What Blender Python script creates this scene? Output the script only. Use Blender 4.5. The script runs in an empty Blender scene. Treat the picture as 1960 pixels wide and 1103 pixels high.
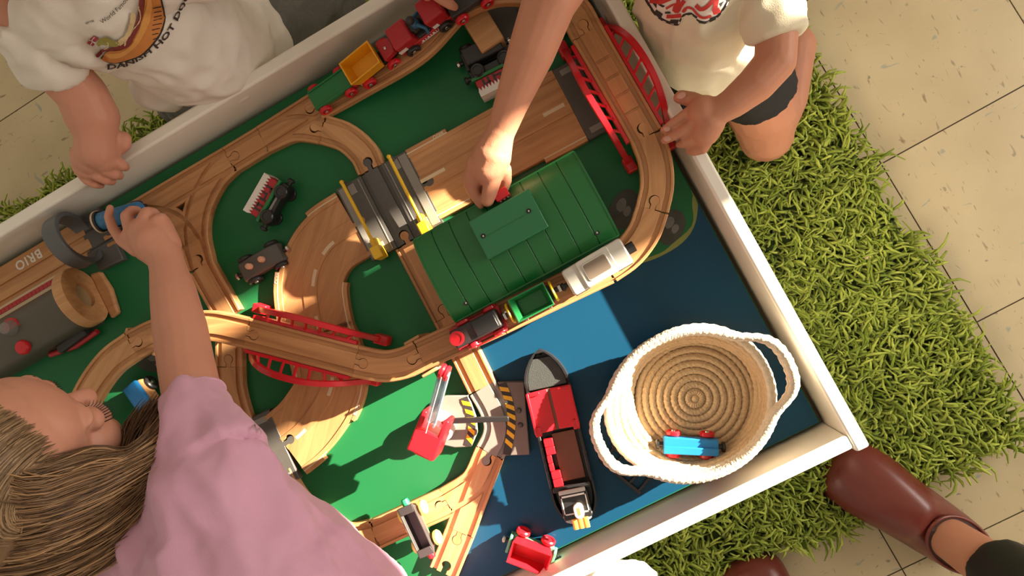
import bpy, bmesh, math, random
import numpy as np
from mathutils import Vector, Matrix, noise
from mathutils.bvhtree import BVHTree

random.seed(7)
SC = bpy.context.scene
COL = SC.collection

# ------------------------------------------------------------------ camera
ROT = ((0.87590258, -0.46640404, -0.12353919), (-0.47030252, -0.88250105, -0.00272895), (-0.10775067, 0.06049109, -0.99233594))
CAM = Vector((-0.174473, 0.282587, 1.210119))
FPX = 1298.3
cam_data = bpy.data.cameras.new('camera')
cam_data.sensor_fit = 'HORIZONTAL'
cam_data.sensor_width = 36.0
cam_data.lens = FPX / 1960 * 36.0
cam_data.clip_start = 0.02
cam = bpy.data.objects.new('camera', cam_data)
COL.objects.link(cam)
RX, RY, RZ = Vector(ROT[0]), Vector(ROT[1]), Vector(ROT[2])
cam.matrix_world = Matrix(((RX[0], -RY[0], -RZ[0], CAM[0]), (RX[1], -RY[1], -RZ[1], CAM[1]), (RX[2], -RY[2], -RZ[2], CAM[2]), (0, 0, 0, 1)))
SC.camera = cam

# ------------------------------------------------------------------ light
world = bpy.data.worlds.new('room_light')
SC.world = world
world.use_nodes = True
bgn = world.node_tree.nodes['Background']
bgn.inputs[0].default_value = (1.0, 0.845, 0.64, 1)
bgn.inputs[1].default_value = 0.51
SUN_EL, SUN_AZ = math.radians(20.2), math.radians(-1.0)
sd = bpy.data.lights.new('sun', 'SUN')
sd.energy = 36.0
sd.color = (1.0, 0.86, 0.66)
sd.angle = math.radians(0.6)
sun = bpy.data.objects.new('sun', sd)
COL.objects.link(sun)
to_sun = Vector((math.cos(SUN_EL) * math.cos(SUN_AZ), math.cos(SUN_EL) * math.sin(SUN_AZ), math.sin(SUN_EL)))
sun.rotation_euler = to_sun.to_track_quat('Z', 'Y').to_euler()
sun.location = (4, 0, 3)
# daylight entering through the window of wall_right
ad = bpy.data.lights.new('window_daylight', 'AREA')
ad.shape = 'RECTANGLE'
ad.size = 1.70
ad.size_y = 0.46
ad.energy = 34
ad.color = (1.0, 0.93, 0.84)
al = bpy.data.objects.new('window_daylight', ad)
COL.objects.link(al)
al.matrix_world = Matrix(((0, 0, 1, 1.86), (1, 0, 0, -0.42), (0, 1, 0, 1.16), (0, 0, 0, 1)))
SC.view_settings.view_transform = 'Standard'
SC.view_settings.look = 'None'
SC.view_settings.gamma = 1.0
SC.view_settings.exposure = 0.0
SC.view_settings.use_curve_mapping = False

# ------------------------------------------------------------------ measuring
BZ = 0.3216          # play board surface
RIM = 0.386          # top of the table rim
TT = BZ + 0.012      # top of a track lying on the board
ET = BZ + 0.064      # top of a raised track


def P(x, y, z):
    """photo pixel + height -> point in the room"""
    d = RX * ((x - 980) / FPX) + RY * ((y - 551.5) / FPX) + RZ
    return CAM + d * ((z - CAM.z) / d.z)


def PW(x, y, z, w):
    """point and half width of something w pixels wide there"""
    p = P(x, y, z)
    return p, 0.5 * w * (p - CAM).dot(RZ) / FPX


def heading(a, b):
    return math.atan2(b[1] - a[1], b[0] - a[0])


# ------------------------------------------------------------------ materials
MATS = {}


def nodes_of(name):
    m = bpy.data.materials.new(name)
    m.use_nodes = True
    nt = m.node_tree
    b = nt.nodes['Principled BSDF']
    return m, nt, b


def lin(c):
    return tuple(((v / 12.92) if v <= 0.04045 else ((v + 0.055) / 1.055) ** 2.4) for v in [q / 255 for q in c])


def plain(name, rgb, rough=0.4, vary=0.06, scale=60, bump=0.0, bscale=400, metal=0.0, spec=0.5, coat=0.0, alpha=1.0, trans=0.0, sss=0.0, sheen=0.0):
    """procedural: a base colour broken up by noise, optional fine relief"""
    if name in MATS:
        return MATS[name]
    m, nt, b = nodes_of(name)
    L = nt.links
    tc = nt.nodes.new('ShaderNodeTexCoord')
    nz = nt.nodes.new('ShaderNodeTexNoise')
    nz.inputs['Scale'].default_value = scale
    nz.inputs['Detail'].default_value = 4
    L.new(tc.outputs['Object'], nz.inputs['Vector'])
    mx = nt.nodes.new('ShaderNodeMix')
    mx.data_type = 'RGBA'
    mx.inputs[6].default_value = tuple(max(0, c * (1 - vary)) for c in rgb) + (1,)
    mx.inputs[7].default_value = tuple(min(1, c * (1 + vary)) for c in rgb) + (1,)
    L.new(nz.outputs['Fac'], mx.inputs[0])
    L.new(mx.outputs[2], b.inputs['Base Color'])
    b.inputs['Roughness'].default_value = rough
    b.inputs['Metallic'].default_value = metal
    b.inputs['Specular IOR Level'].default_value = spec
    b.inputs['Coat Weight'].default_value = coat
    b.inputs['Transmission Weight'].default_value = trans
    b.inputs['Alpha'].default_value = alpha
    if sheen:
        b.inputs['Sheen Weight'].default_value = sheen
        b.inputs['Sheen Roughness'].default_value = 0.5
    if sss:
        b.inputs['Subsurface Weight'].default_value = sss
        b.inputs['Subsurface Radius'].default_value = (0.012, 0.004, 0.002)
        b.inputs['Subsurface Scale'].default_value = 0.5
    if bump:
        n2 = nt.nodes.new('ShaderNodeTexNoise')
        n2.inputs['Scale'].default_value = bscale
        n2.inputs['Detail'].default_value = 3
        L.new(tc.outputs['Object'], n2.inputs['Vector'])
        bp = nt.nodes.new('ShaderNodeBump')
        bp.inputs['Strength'].default_value = bump
        bp.inputs['Distance'].default_value = 0.002
        L.new(n2.outputs['Fac'], bp.inputs['Height'])
        L.new(bp.outputs[0], b.inputs['Normal'])
    MATS[name] = m
    return m


def wood(name, c1, c2, rough=0.5, grain=1.0):
    if name in MATS:
        return MATS[name]
    m, nt, b = nodes_of(name)
    L = nt.links
    tc = nt.nodes.new('ShaderNodeTexCoord')
    oi = nt.nodes.new('ShaderNodeObjectInfo')
    ad_ = nt.nodes.new('ShaderNodeVectorMath')
    ad_.operation = 'ADD'
    L.new(tc.outputs['Object'], ad_.inputs[0])
    L.new(oi.outputs['Random'], ad_.inputs[1])
    mp = nt.nodes.new('ShaderNodeMapping')
    mp.inputs['Scale'].default_value = (9 * grain, 130 * grain, 60 * grain)
    L.new(ad_.outputs[0], mp.inputs['Vector'])
    nz = nt.nodes.new('ShaderNodeTexNoise')
    nz.inputs['Scale'].default_value = 1.0
    nz.inputs['Detail'].default_value = 5
    nz.inputs['Roughness'].default_value = 0.6
    L.new(mp.outputs[0], nz.inputs['Vector'])
    mp2 = nt.nodes.new('ShaderNodeMapping')
    mp2.inputs['Scale'].default_value = (4, 22, 10)
    L.new(ad_.outputs[0], mp2.inputs['Vector'])
    n2 = nt.nodes.new('ShaderNodeTexNoise')
    n2.inputs['Scale'].default_value = 1.0
    n2.inputs['Detail'].default_value = 2
    L.new(mp2.outputs[0], n2.inputs['Vector'])
    av = nt.nodes.new('ShaderNodeMath')
    av.operation = 'MULTIPLY_ADD'
    av.inputs[1].default_value = 0.6
    L.new(nz.outputs['Fac'], av.inputs[0])
    m3 = nt.nodes.new('ShaderNodeMath')
    m3.operation = 'MULTIPLY'
    m3.inputs[1].default_value = 0.4
    L.new(n2.outputs['Fac'], m3.inputs[0])
    L.new(m3.outputs[0], av.inputs[2])
    cr = nt.nodes.new('ShaderNodeValToRGB')
    cr.color_ramp.elements[0].position = 0.34
    cr.color_ramp.elements[0].color = (*c1, 1)
    cr.color_ramp.elements[1].position = 0.64
    cr.color_ramp.elements[1].color = (*c2, 1)
    L.new(av.outputs[0], cr.inputs[0])
    L.new(cr.outputs[0], b.inputs['Base Color'])
    bp = nt.nodes.new('ShaderNodeBump')
    bp.inputs['Strength'].default_value = 0.12
    bp.inputs['Distance'].default_value = 0.001
    L.new(nz.outputs['Fac'], bp.inputs['Height'])
    L.new(bp.outputs[0], b.inputs['Normal'])
    b.inputs['Roughness'].default_value = rough
    MATS[name] = m
    return m


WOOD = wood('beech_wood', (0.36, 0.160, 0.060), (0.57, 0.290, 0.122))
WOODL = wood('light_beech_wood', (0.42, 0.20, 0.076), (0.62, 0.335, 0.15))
WHITE = plain('white_painted_wood', (0.82, 0.78, 0.70), 0.35, 0.05, 25, 0.05, 160)
RED = plain('red_plastic', (0.58, 0.012, 0.022), 0.28, 0.05)
REDM = plain('matte_red_paint', (0.42, 0.014, 0.022), 0.42, 0.06)
DGREY = plain('dark_grey_plastic', (0.085, 0.078, 0.072), 0.45, 0.08, 90, 0.06, 900)
MGREY = plain('mid_grey_plastic', (0.24, 0.225, 0.20), 0.42, 0.08, 50, 0.05, 900)
BLACK = plain('black_plastic', (0.018, 0.017, 0.018), 0.35, 0.1)
BLACKM = plain('black_paint', (0.03, 0.028, 0.028), 0.5, 0.15, 90)
YELLOW = plain('yellow_plastic', (0.80, 0.50, 0.02), 0.32, 0.05)
AMBER = plain('amber_yellow_plastic', (0.80, 0.36, 0.010), 0.35, 0.05)
GREEN = plain('green_plastic', (0.012, 0.17, 0.045), 0.38, 0.07, 40, 0.12, 700)
GREENR = plain('roof_green_plastic', (0.010, 0.135, 0.030), 0.34, 0.06, 30, 0.10, 700)
GREENP = plain('pale_roof_green_plastic', (0.020, 0.160, 0.062), 0.36, 0.06, 30, 0.12, 900)
SILVER = plain('silver_plastic', (0.60, 0.565, 0.51), 0.30, 0.04, 60, metal=0.25)
METAL = plain('steel', (0.62, 0.58, 0.54), 0.22, 0.04, metal=1.0)
BLUE = plain('blue_plastic', (0.015, 0.20, 0.52), 0.32, 0.06)
PRINTW = plain('white_print', (0.74, 0.70, 0.66), 0.5, 0.05)
CREAMP = plain('cream_print', (0.66, 0.52, 0.36), 0.5, 0.05)
SKIN = plain('skin', (0.53, 0.235, 0.145), 0.52, 0.10, 22, 0.10, 500, sss=0.12, spec=0.35)
SKINP = plain('rosy_skin', (0.60, 0.28, 0.19), 0.5, 0.10, 26, 0.08, 500, sss=0.12, spec=0.35)
NAIL = plain('finger_nail', (0.62, 0.34, 0.27), 0.3, 0.04)


# ------------------------------------------------------------------ mesh helpers
class MB:
    def __init__(self):
        self.v = []
        self.f = []

    def add(self, vs, fs):
        o = len(self.v)
        self.v += [tuple(x) for x in vs]
        self.f += [tuple(i + o for i in q) for q in fs]
        return self

    def box(self, c, s, rot=None):
        hx, hy, hz = s[0] / 2, s[1] / 2, s[2] / 2
        vs = [Vector((x, y, z)) for x in (-hx, hx) for y in (-hy, hy) for z in (-hz, hz)]
        if rot is not None:
            vs = [rot @ q for q in vs]
        vs = [q + Vector(c) for q in vs]
        return self.add(vs, [(0, 1, 3, 2), (4, 6, 7, 5), (0, 4, 5, 1), (2, 3, 7, 6), (0, 2, 6, 4), (1, 5, 7, 3)])

    def ring_join(self, rings, closed=False, cap=True):
        n = len(rings[0])
        vs = [p for r in rings for p in r]
        fs = []
        m = len(rings)
        for i in range(m if closed else m - 1):
            a, b = i * n, ((i + 1) % m) * n
            for j in range(n):
                k = (j + 1) % n
                fs.append((a + j, a + k, b + k, b + j))
        if cap and not closed:
            fs.append(tuple(reversed(range(n))))
            fs.append(tuple(range((m - 1) * n, m * n)))
        return self.add(vs, fs)

    def tube(self, pts, r, n=10, closed=False, cap=True, flat=1.0, up=None):
        pts = [Vector(p) for p in pts]
        m = len(pts)
        rr = r if isinstance(r, (list, tuple)) else [r] * m
        rings = []
        prev = None
        for i, p in enumerate(pts):
            if closed:
                t = pts[(i + 1) % m] - pts[i - 1]
            else:
                t = pts[min(i + 1, m - 1)] - pts[max(i - 1, 0)]
            t.normalize()
            if prev is None:
                a = Vector(up) if up is not None else (Vector((0, 0, 1)) if abs(t.z) < 0.9 else Vector((1, 0, 0)))
            else:
                a = prev
            u = (a - t * a.dot(t))
            if u.length < 1e-6:
                u = t.orthogonal()
            u.normalize()
            w = t.cross(u)
            prev = u
            rings.append([p + (u * math.cos(2 * math.pi * k / n) * flat + w * math.sin(2 * math.pi * k / n)) * rr[i] for k in range(n)])
        return self.ring_join(rings, closed, cap)

    def cyl(self, a, b, r0, r1=None, n=20):
        r1 = r0 if r1 is None else r1
        return self.tube([a, b], [r0, r1], n)

    def prism(self, poly, z0, z1):
        n = len(poly)
        if sum(poly[i][0] * poly[(i + 1) % n][1] - poly[(i + 1) % n][0] * poly[i][1] for i in range(n)) < 0:
            poly = poly[::-1]
        vs = [(p[0], p[1], z0) for p in poly] + [(p[0], p[1], z1) for p in poly]
        fs = [tuple(reversed(range(n))), tuple(range(n, 2 * n))] + [(i, (i + 1) % n, n + (i + 1) % n, n + i) for i in range(n)]
        return self.add(vs, fs)

    def sweep(self, prof, pts, closed=False):
        """profile of (side, up) pairs carried along a path; sideways stays level"""
        pts = [Vector(p) for p in pts]
        m = len(pts)
        rings = []
        for i, p in enumerate(pts):
            if closed:
                t = pts[(i + 1) % m] - pts[i - 1]
            else:
                t = pts[min(i + 1, m - 1)] - pts[max(i - 1, 0)]
            s = Vector((-t.y, t.x, 0)).normalized()
            rings.append([p + s * q[0] + Vector((0, 0, q[1])) for q in prof])
        return self.ring_join(rings, closed)

    def lathe(self, prof, n=28, c=(0, 0, 0), rot=None):
        rings = []
        for r, z in prof:
            ring = [Vector((r * math.cos(2 * math.pi * k / n), r * math.sin(2 * math.pi * k / n), z)) for k in range(n)]
            if rot is not None:
                ring = [rot @ q for q in ring]
            rings.append([q + Vector(c) for q in ring])
        return self.ring_join(rings)

    def ell(self, c, r, rot=None, n=16, m=10):
        prof = []
        rings = []
        for i in range(m + 1):
            a = -math.pi / 2 + math.pi * i / m
            ca, sa = max(math.cos(a), 0.02), math.sin(a)
            ring = [Vector((ca * math.cos(2 * math.pi * k / n) * r[0], ca * math.sin(2 * math.pi * k / n) * r[1], sa * r[2])) for k in range(n)]
            if rot is not None:
                ring = [rot @ q for q in ring]
            rings.append([q + Vector(c) for q in ring])
        return self.ring_join(rings)

    def build(self, name, mat, parent=None, bevel=0.0, smooth=35, loc=None, rotz=0.0, seg=2):
        """verts are local to the parent; with loc they are world points re-based onto an origin"""
        vs = self.v
        if loc is not None:
            Mi = (Matrix.Translation(Vector(loc)) @ Matrix.Rotation(rotz, 4, 'Z')).inverted()
            vs = [tuple(Mi @ Vector(q)) for q in vs]
        me = bpy.data.meshes.new(name)
        me.from_pydata(vs, [], self.f)
        me.validate()
        bm = bmesh.new()
        bm.from_mesh(me)
        bmesh.ops.recalc_face_normals(bm, faces=bm.faces)
        bm.to_mesh(me)
        bm.free()
        if smooth:
            me.shade_smooth()
            me.set_sharp_from_angle(angle=math.radians(smooth))
        me.materials.append(mat)
        o = bpy.data.objects.new(name, me)
        COL.objects.link(o)
        if loc is not None:
            o.location = loc
            o.rotation_euler = (0, 0, rotz)
        if parent is not None:
            o.parent = parent
        if bevel:
            md = o.modifiers.new('edge', 'BEVEL')
            md.width = bevel
            md.segments = seg
            md.limit_method = 'ANGLE'
            md.angle_limit = math.radians(40)
        return o


def tag(o, label=None, cat=None, group=None, kind=None):
    if label:
        o['label'] = label
    if cat:
        o['category'] = cat
    if group:
        o['group'] = group
    if kind:
        o['kind'] = kind
    return o


def thing(name, label, cat, loc, rotz=0.0, group=None, rot=None):
    o = bpy.data.objects.new(name, None)
    o.empty_display_size = 0.02
    COL.objects.link(o)
    o.location = loc
    o.rotation_euler = rot if rot is not None else (0, 0, rotz)
    return tag(o, label, cat, group)


def copy_tree(o, parent=None):
    c = o.copy()
    COL.objects.link(c)
    c.parent = parent
    for ch in list(o.children):
        copy_tree(ch, c)
    return c


def spline(pts, step=0.008):
    """Catmull-Rom through points, evenly resampled"""
    pts = [Vector(p) for p in pts]
    if len(pts) == 2:
        n = max(2, int((pts[1] - pts[0]).length / step))
        return [pts[0].lerp(pts[1], i / n) for i in range(n + 1)]
    ext = [pts[0] * 2 - pts[1]] + pts + [pts[-1] * 2 - pts[-2]]
    dense = []
    for i in range(1, len(ext) - 2):
        p0, p1, p2, p3 = ext[i - 1:i + 3]
        for k in range(24):
            t = k / 24
            dense.append(0.5 * ((2 * p1) + (p2 - p0) * t + (2 * p0 - 5 * p1 + 4 * p2 - p3) * t * t + (3 * p1 - p0 - 3 * p2 + p3) * t ** 3))
    dense.append(pts[-1])
    L = [0]
    for a, b in zip(dense, dense[1:]):
        L.append(L[-1] + (b - a).length)
    n = max(2, int(round(L[-1] / step)))
    out = []
    j = 0
    for i in range(n + 1):
        s = L[-1] * i / n
        while j < len(L) - 2 and L[j + 1] < s:
            j += 1
        d = L[j + 1] - L[j]
        out.append(dense[j].lerp(dense[j + 1], 0 if d == 0 else (s - L[j]) / d))
    return out


def evaluated(o):
    dg = bpy.context.evaluated_depsgraph_get()
    me = bpy.data.meshes.new_from_object(o.evaluated_get(dg))
    return me


def boolean(o, mb, op='DIFFERENCE'):
    """cut or join the world-space shape mb into object o"""
    t = mb.build('cutter', WOOD, None, smooth=0)
    md = o.modifiers.new('bool', 'BOOLEAN')
    md.operation = op
    md.object = t
    md.solver = 'EXACT'
    bpy.context.view_layer.update()
    me = evaluated(o)
    o.modifiers.remove(md)
    old = o.data
    o.data = me
    me.name = old.name
    bpy.data.meshes.remove(old)
    tm = t.data
    bpy.data.objects.remove(t)
    bpy.data.meshes.remove(tm)
    me.materials.clear()
    me.materials.append(MATS.get('_cur', WOOD))


def finish(o, mat, smooth=35):
    me = o.data
    me.materials.clear()
    me.materials.append(mat)
    me.polygons.foreach_set('material_index', [0] * len(me.polygons))
    me.shade_smooth()
    me.set_sharp_from_angle(angle=math.radians(smooth))


def organic(name, prims, mat, parent, voxel=0.003, smooth=6, fn=None, loc=None):
    """one continuous skin grown over overlapping tapered limbs and ellipsoids (world space)"""
    mb = MB()
    for q in prims:
        if q[0] == 'cap':
            _, a, ra, b, rb = q
            a, b = Vector(a), Vector(b)
            mb.tube([a, b], [ra, rb], 18)
            mb.ell(a, (ra, ra, ra), n=18, m=12)
            mb.ell(b, (rb, rb, rb), n=18, m=12)
        elif q[0] == 'chain':
            pts = q[1]
            for (a, ra), (b, rb) in zip(pts, pts[1:]):
                mb.tube([a, b], [ra, rb], 16)
            for a, ra in pts:
                mb.ell(a, (ra, ra, ra), n=16, m=10)
        elif q[0] == 'ell':
            mb.ell(q[1], q[2], q[3] if len(q) > 3 else None, n=24, m=16)
        elif q[0] == 'frus':
            _, a, ra, b, rb = q
            mb.tube([a, b], [ra, rb], 24)
    o = mb.build(name, mat, None, smooth=0)
    md = o.modifiers.new('r', 'REMESH')
    md.mode = 'VOXEL'
    md.voxel_size = voxel
    if smooth:
        ms = o.modifiers.new('s', 'SMOOTH')
        ms.factor = 0.5
        ms.iterations = smooth
    bpy.context.view_layer.update()
    me = evaluated(o)
    o.modifiers.clear()
    old = o.data
    o.data = me
    bpy.data.meshes.remove(old)
    n = len(me.vertices)
    co = np.empty(n * 3)
    me.vertices.foreach_get('co', co)
    co = co.reshape(-1, 3)
    if fn is not None:
        no = np.empty(n * 3)
        me.vertices.foreach_get('normal', no)
        co = fn(co, no.reshape(-1, 3))
    if parent is not None:
        co = co - np.array(parent.location)
        o.parent = parent
    elif loc is not None:
        co = co - np.array(loc)
        o.location = loc
    me.vertices.foreach_set('co', co.ravel())
    me.update()
    me.name = name
    me.materials.clear()
    me.materials.append(mat)
    me.shade_smooth()
    return o


def chain(*pts):
    return ('chain', [PW(*q) for q in pts])
# ------------------------------------------------------------------ the setting
def tile_material():
    m, nt, b = nodes_of('speckled_vinyl_tile')
    L = nt.links
    tc = nt.nodes.new('ShaderNodeTexCoord')
    oi = nt.nodes.new('ShaderNodeObjectInfo')
    ml = nt.nodes.new('ShaderNodeVectorMath')
    ml.operation = 'SCALE'
    ml.inputs['Scale'].default_value = 13.0
    cb = nt.nodes.new('ShaderNodeCombineXYZ')
    L.new(oi.outputs['Random'], cb.inputs[0])
    L.new(oi.outputs['Random'], cb.inputs[1])
    L.new(cb.outputs[0], ml.inputs[0])
    ad2 = nt.nodes.new('ShaderNodeVectorMath')
    ad2.operation = 'ADD'
    L.new(tc.outputs['Object'], ad2.inputs[0])
    L.new(ml.outputs[0], ad2.inputs[1])
    base = nt.nodes.new('ShaderNodeTexNoise')
    base.inputs['Scale'].default_value = 7
    base.inputs['Detail'].default_value = 5
    L.new(ad2.outputs[0], base.inputs['Vector'])
    cr = nt.nodes.new('ShaderNodeValToRGB')
    cr.color_ramp.elements[0].position = 0.3
    cr.color_ramp.elements[0].color = (0.51, 0.405, 0.235, 1)
    cr.color_ramp.elements[1].position = 0.7
    cr.color_ramp.elements[1].color = (0.61, 0.50, 0.305, 1)
    L.new(base.outputs['Fac'], cr.inputs[0])
    cur = cr.outputs[0]
    for k, (sc, thr, col) in enumerate([((34, 120, 1), 0.735, (0.30, 0.245, 0.155)), ((60, 26, 1), 0.745, (0.33, 0.34, 0.27)), ((22, 75, 1), 0.755, (0.26, 0.17, 0.09)), ((80, 80, 1), 0.76, (0.22, 0.19, 0.14))]):
        mp = nt.nodes.new('ShaderNodeMapping')
        mp.inputs['Rotation'].default_value = (0, 0, 0.7 + 1.1 * k)
        mp.inputs['Scale'].default_value = sc
        mp.inputs['Location'].default_value = (k * 5.1, k * 3.3, 0)
        L.new(ad2.outputs[0], mp.inputs['Vector'])
        n = nt.nodes.new('ShaderNodeTexNoise')
        n.inputs['Scale'].default_value = 1.0
        n.inputs['Detail'].default_value = 2.5
        n.inputs['Distortion'].default_value = 0.6
        L.new(mp.outputs[0], n.inputs['Vector'])
        r = nt.nodes.new('ShaderNodeValToRGB')
        r.color_ramp.elements[0].position = thr - 0.07
        r.color_ramp.elements[0].color = (0, 0, 0, 1)
        r.color_ramp.elements[1].position = thr - 0.02
        r.color_ramp.elements[1].color = (0.85, 0.85, 0.85, 1)
        L.new(n.outputs['Fac'], r.inputs[0])
        mx = nt.nodes.new('ShaderNodeMix')
        mx.data_type = 'RGBA'
        mx.inputs[7].default_value = (*col, 1)
        L.new(r.outputs[0], mx.inputs[0])
        L.new(cur, mx.inputs[6])
        cur = mx.outputs[2]
    L.new(cur, b.inputs['Base Color'])
    b.inputs['Roughness'].default_value = 0.42
    return m


TILE = tile_material()
JOINT = plain('dark_floor_joint', (0.07, 0.045, 0.03), 0.8)
GS, GPSI, GO = 0.3048, 0.02142, (0.345727, 0.246192)
floor = MB().box((-0.3, 0.3, -0.022), (5.4, 5.4, 0.04)).build('floor', JOINT, None, smooth=0, loc=(-0.3, 0.3, -0.002))
tag(floor, 'beige speckled vinyl tile floor', kind='structure')
tile_me = MB().box((0, 0, 0), (GS - 0.0022, GS - 0.0022, 0.003)).build('tile', TILE, None, smooth=0, bevel=0)
tmesh = tile_me.data
bpy.data.objects.remove(tile_me)
for i in range(-8, 6):
    for j in range(-8, 7):
        c, s = math.cos(GPSI), math.sin(GPSI)
        x = GO[0] + GS * (c * (i + 0.5) - s * (j + 0.5))
        y = GO[1] + GS * (s * (i + 0.5) + c * (j + 0.5))
        if abs(x + 0.3) > 2.5 or abs(y - 0.3) > 2.5:
            continue
        t = bpy.data.objects.new('tile', tmesh)
        COL.objects.link(t)
        t.parent = floor
        t.location = (x + 0.3, y - 0.3, 0.0)
        t.rotation_euler = (0, 0, GPSI + random.choice((0, 1, 2, 3)) * math.pi / 2)

# window wall on the sunny side, outside the picture
WALLM = plain('cream_wall_paint', (0.72, 0.66, 0.56), 0.8, 0.03, 8)
wr = MB()
WY0, WY1, WZ0, WZ1 = -1.30, 0.485, 0.92, 1.43
wr.box((1.97, 0.3, WZ0 / 2), (0.12, 5.4, WZ0))
wr.box((1.97, 0.3, (WZ1 + 2.6) / 2), (0.12, 5.4, 2.6 - WZ1))
wr.box((1.97, (WY0 - 2.4) / 2, (WZ0 + WZ1) / 2), (0.12, WY0 + 2.4, WZ1 - WZ0))
wr.box((1.97, (WY1 + 3.0) / 2, (WZ0 + WZ1) / 2), (0.12, 3.0 - WY1, WZ1 - WZ0))
wr.box((1.97, 0.445, 1.407), (0.12, 0.09, 0.05))  # added block at the window head, shades the pink-sleeved forearm
tag(wr.build('wall_right', WALLM, None, smooth=0, loc=(1.97, 0.3, 0)), 'cream wall with a wide low window', kind='structure')
wf = MB()
for y in (WY0 + 0.015, WY1 - 0.015):
    wf.box((1.97, y, (WZ0 + WZ1) / 2), (0.07, 0.03, WZ1 - WZ0))
for z in (WZ0 + 0.01, WZ1 - 0.01):
    wf.box((1.97, (WY0 + WY1) / 2, z), (0.07, WY1 - WY0, 0.02))
wn = wf.build('window_1', WHITE, None, smooth=0, loc=(1.97, 0.2, 0.92))
tag(wn, 'white framed window in the sunny wall', kind='structure')

cv = MB()  # added panel out of view, keeps the sun off the station roof strip
ring0 = [(2.03 + 0.008 * math.sin(k * 1.3), 0.262 + 0.148 * k / 24) for k in range(25)]
cv.prism(ring0 + [(x + 0.004, y) for x, y in reversed(ring0)], 0.60, 1.60)
tag(cv.build('blocker', plain('beige_blocker', (0.45, 0.37, 0.27), 0.9, 0.1, 40), None, smooth=40, loc=(2.03, 0.336, 0.60)), 'narrow beige curtain added behind the window frame to block a strip of sun', 'blocker')

# ------------------------------------------------------------------ shag rug
RX0, RX1, RY0, RY1 = -1.32, 0.318, -0.252, 0.948
rug = thing('shag_rug', 'grass green shag rug with long curly pile under the train table', 'rug', ((RX0 + RX1) / 2, (RY0 + RY1) / 2, 0.002))
BACK = plain('rug_backing', (0.05, 0.085, 0.012), 0.9, 0.2, 40)
MB().box((0, 0, 0.006), (RX1 - RX0 - 0.01, RY1 - RY0 - 0.01, 0.012)).build('backing', BACK, rug, smooth=0)


def pile_material():
    m, nt, b = nodes_of('green_yarn')
    L = nt.links
    at = nt.nodes.new('ShaderNodeVertexColor')
    at.layer_name = 'yarn'
    L.new(at.outputs[0], b.inputs['Base Color'])
    b.inputs['Roughness'].default_value = 0.85
    b.inputs['Specular IOR Level'].default_value = 0.15
    b.inputs['Sheen Weight'].default_value = 0.15
    tc = nt.nodes.new('ShaderNodeTexCoord')
    n = nt.nodes.new('ShaderNodeTexNoise')
    n.inputs['Scale'].default_value = 700
    L.new(tc.outputs['Object'], n.inputs['Vector'])
    bp = nt.nodes.new('ShaderNodeBump')
    bp.inputs['Strength'].default_value = 0.5
    bp.inputs['Distance'].default_value = 0.002
    L.new(n.outputs['Fac'], bp.inputs['Height'])
    L.new(bp.outputs[0], b.inputs['Normal'])
    return m


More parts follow.
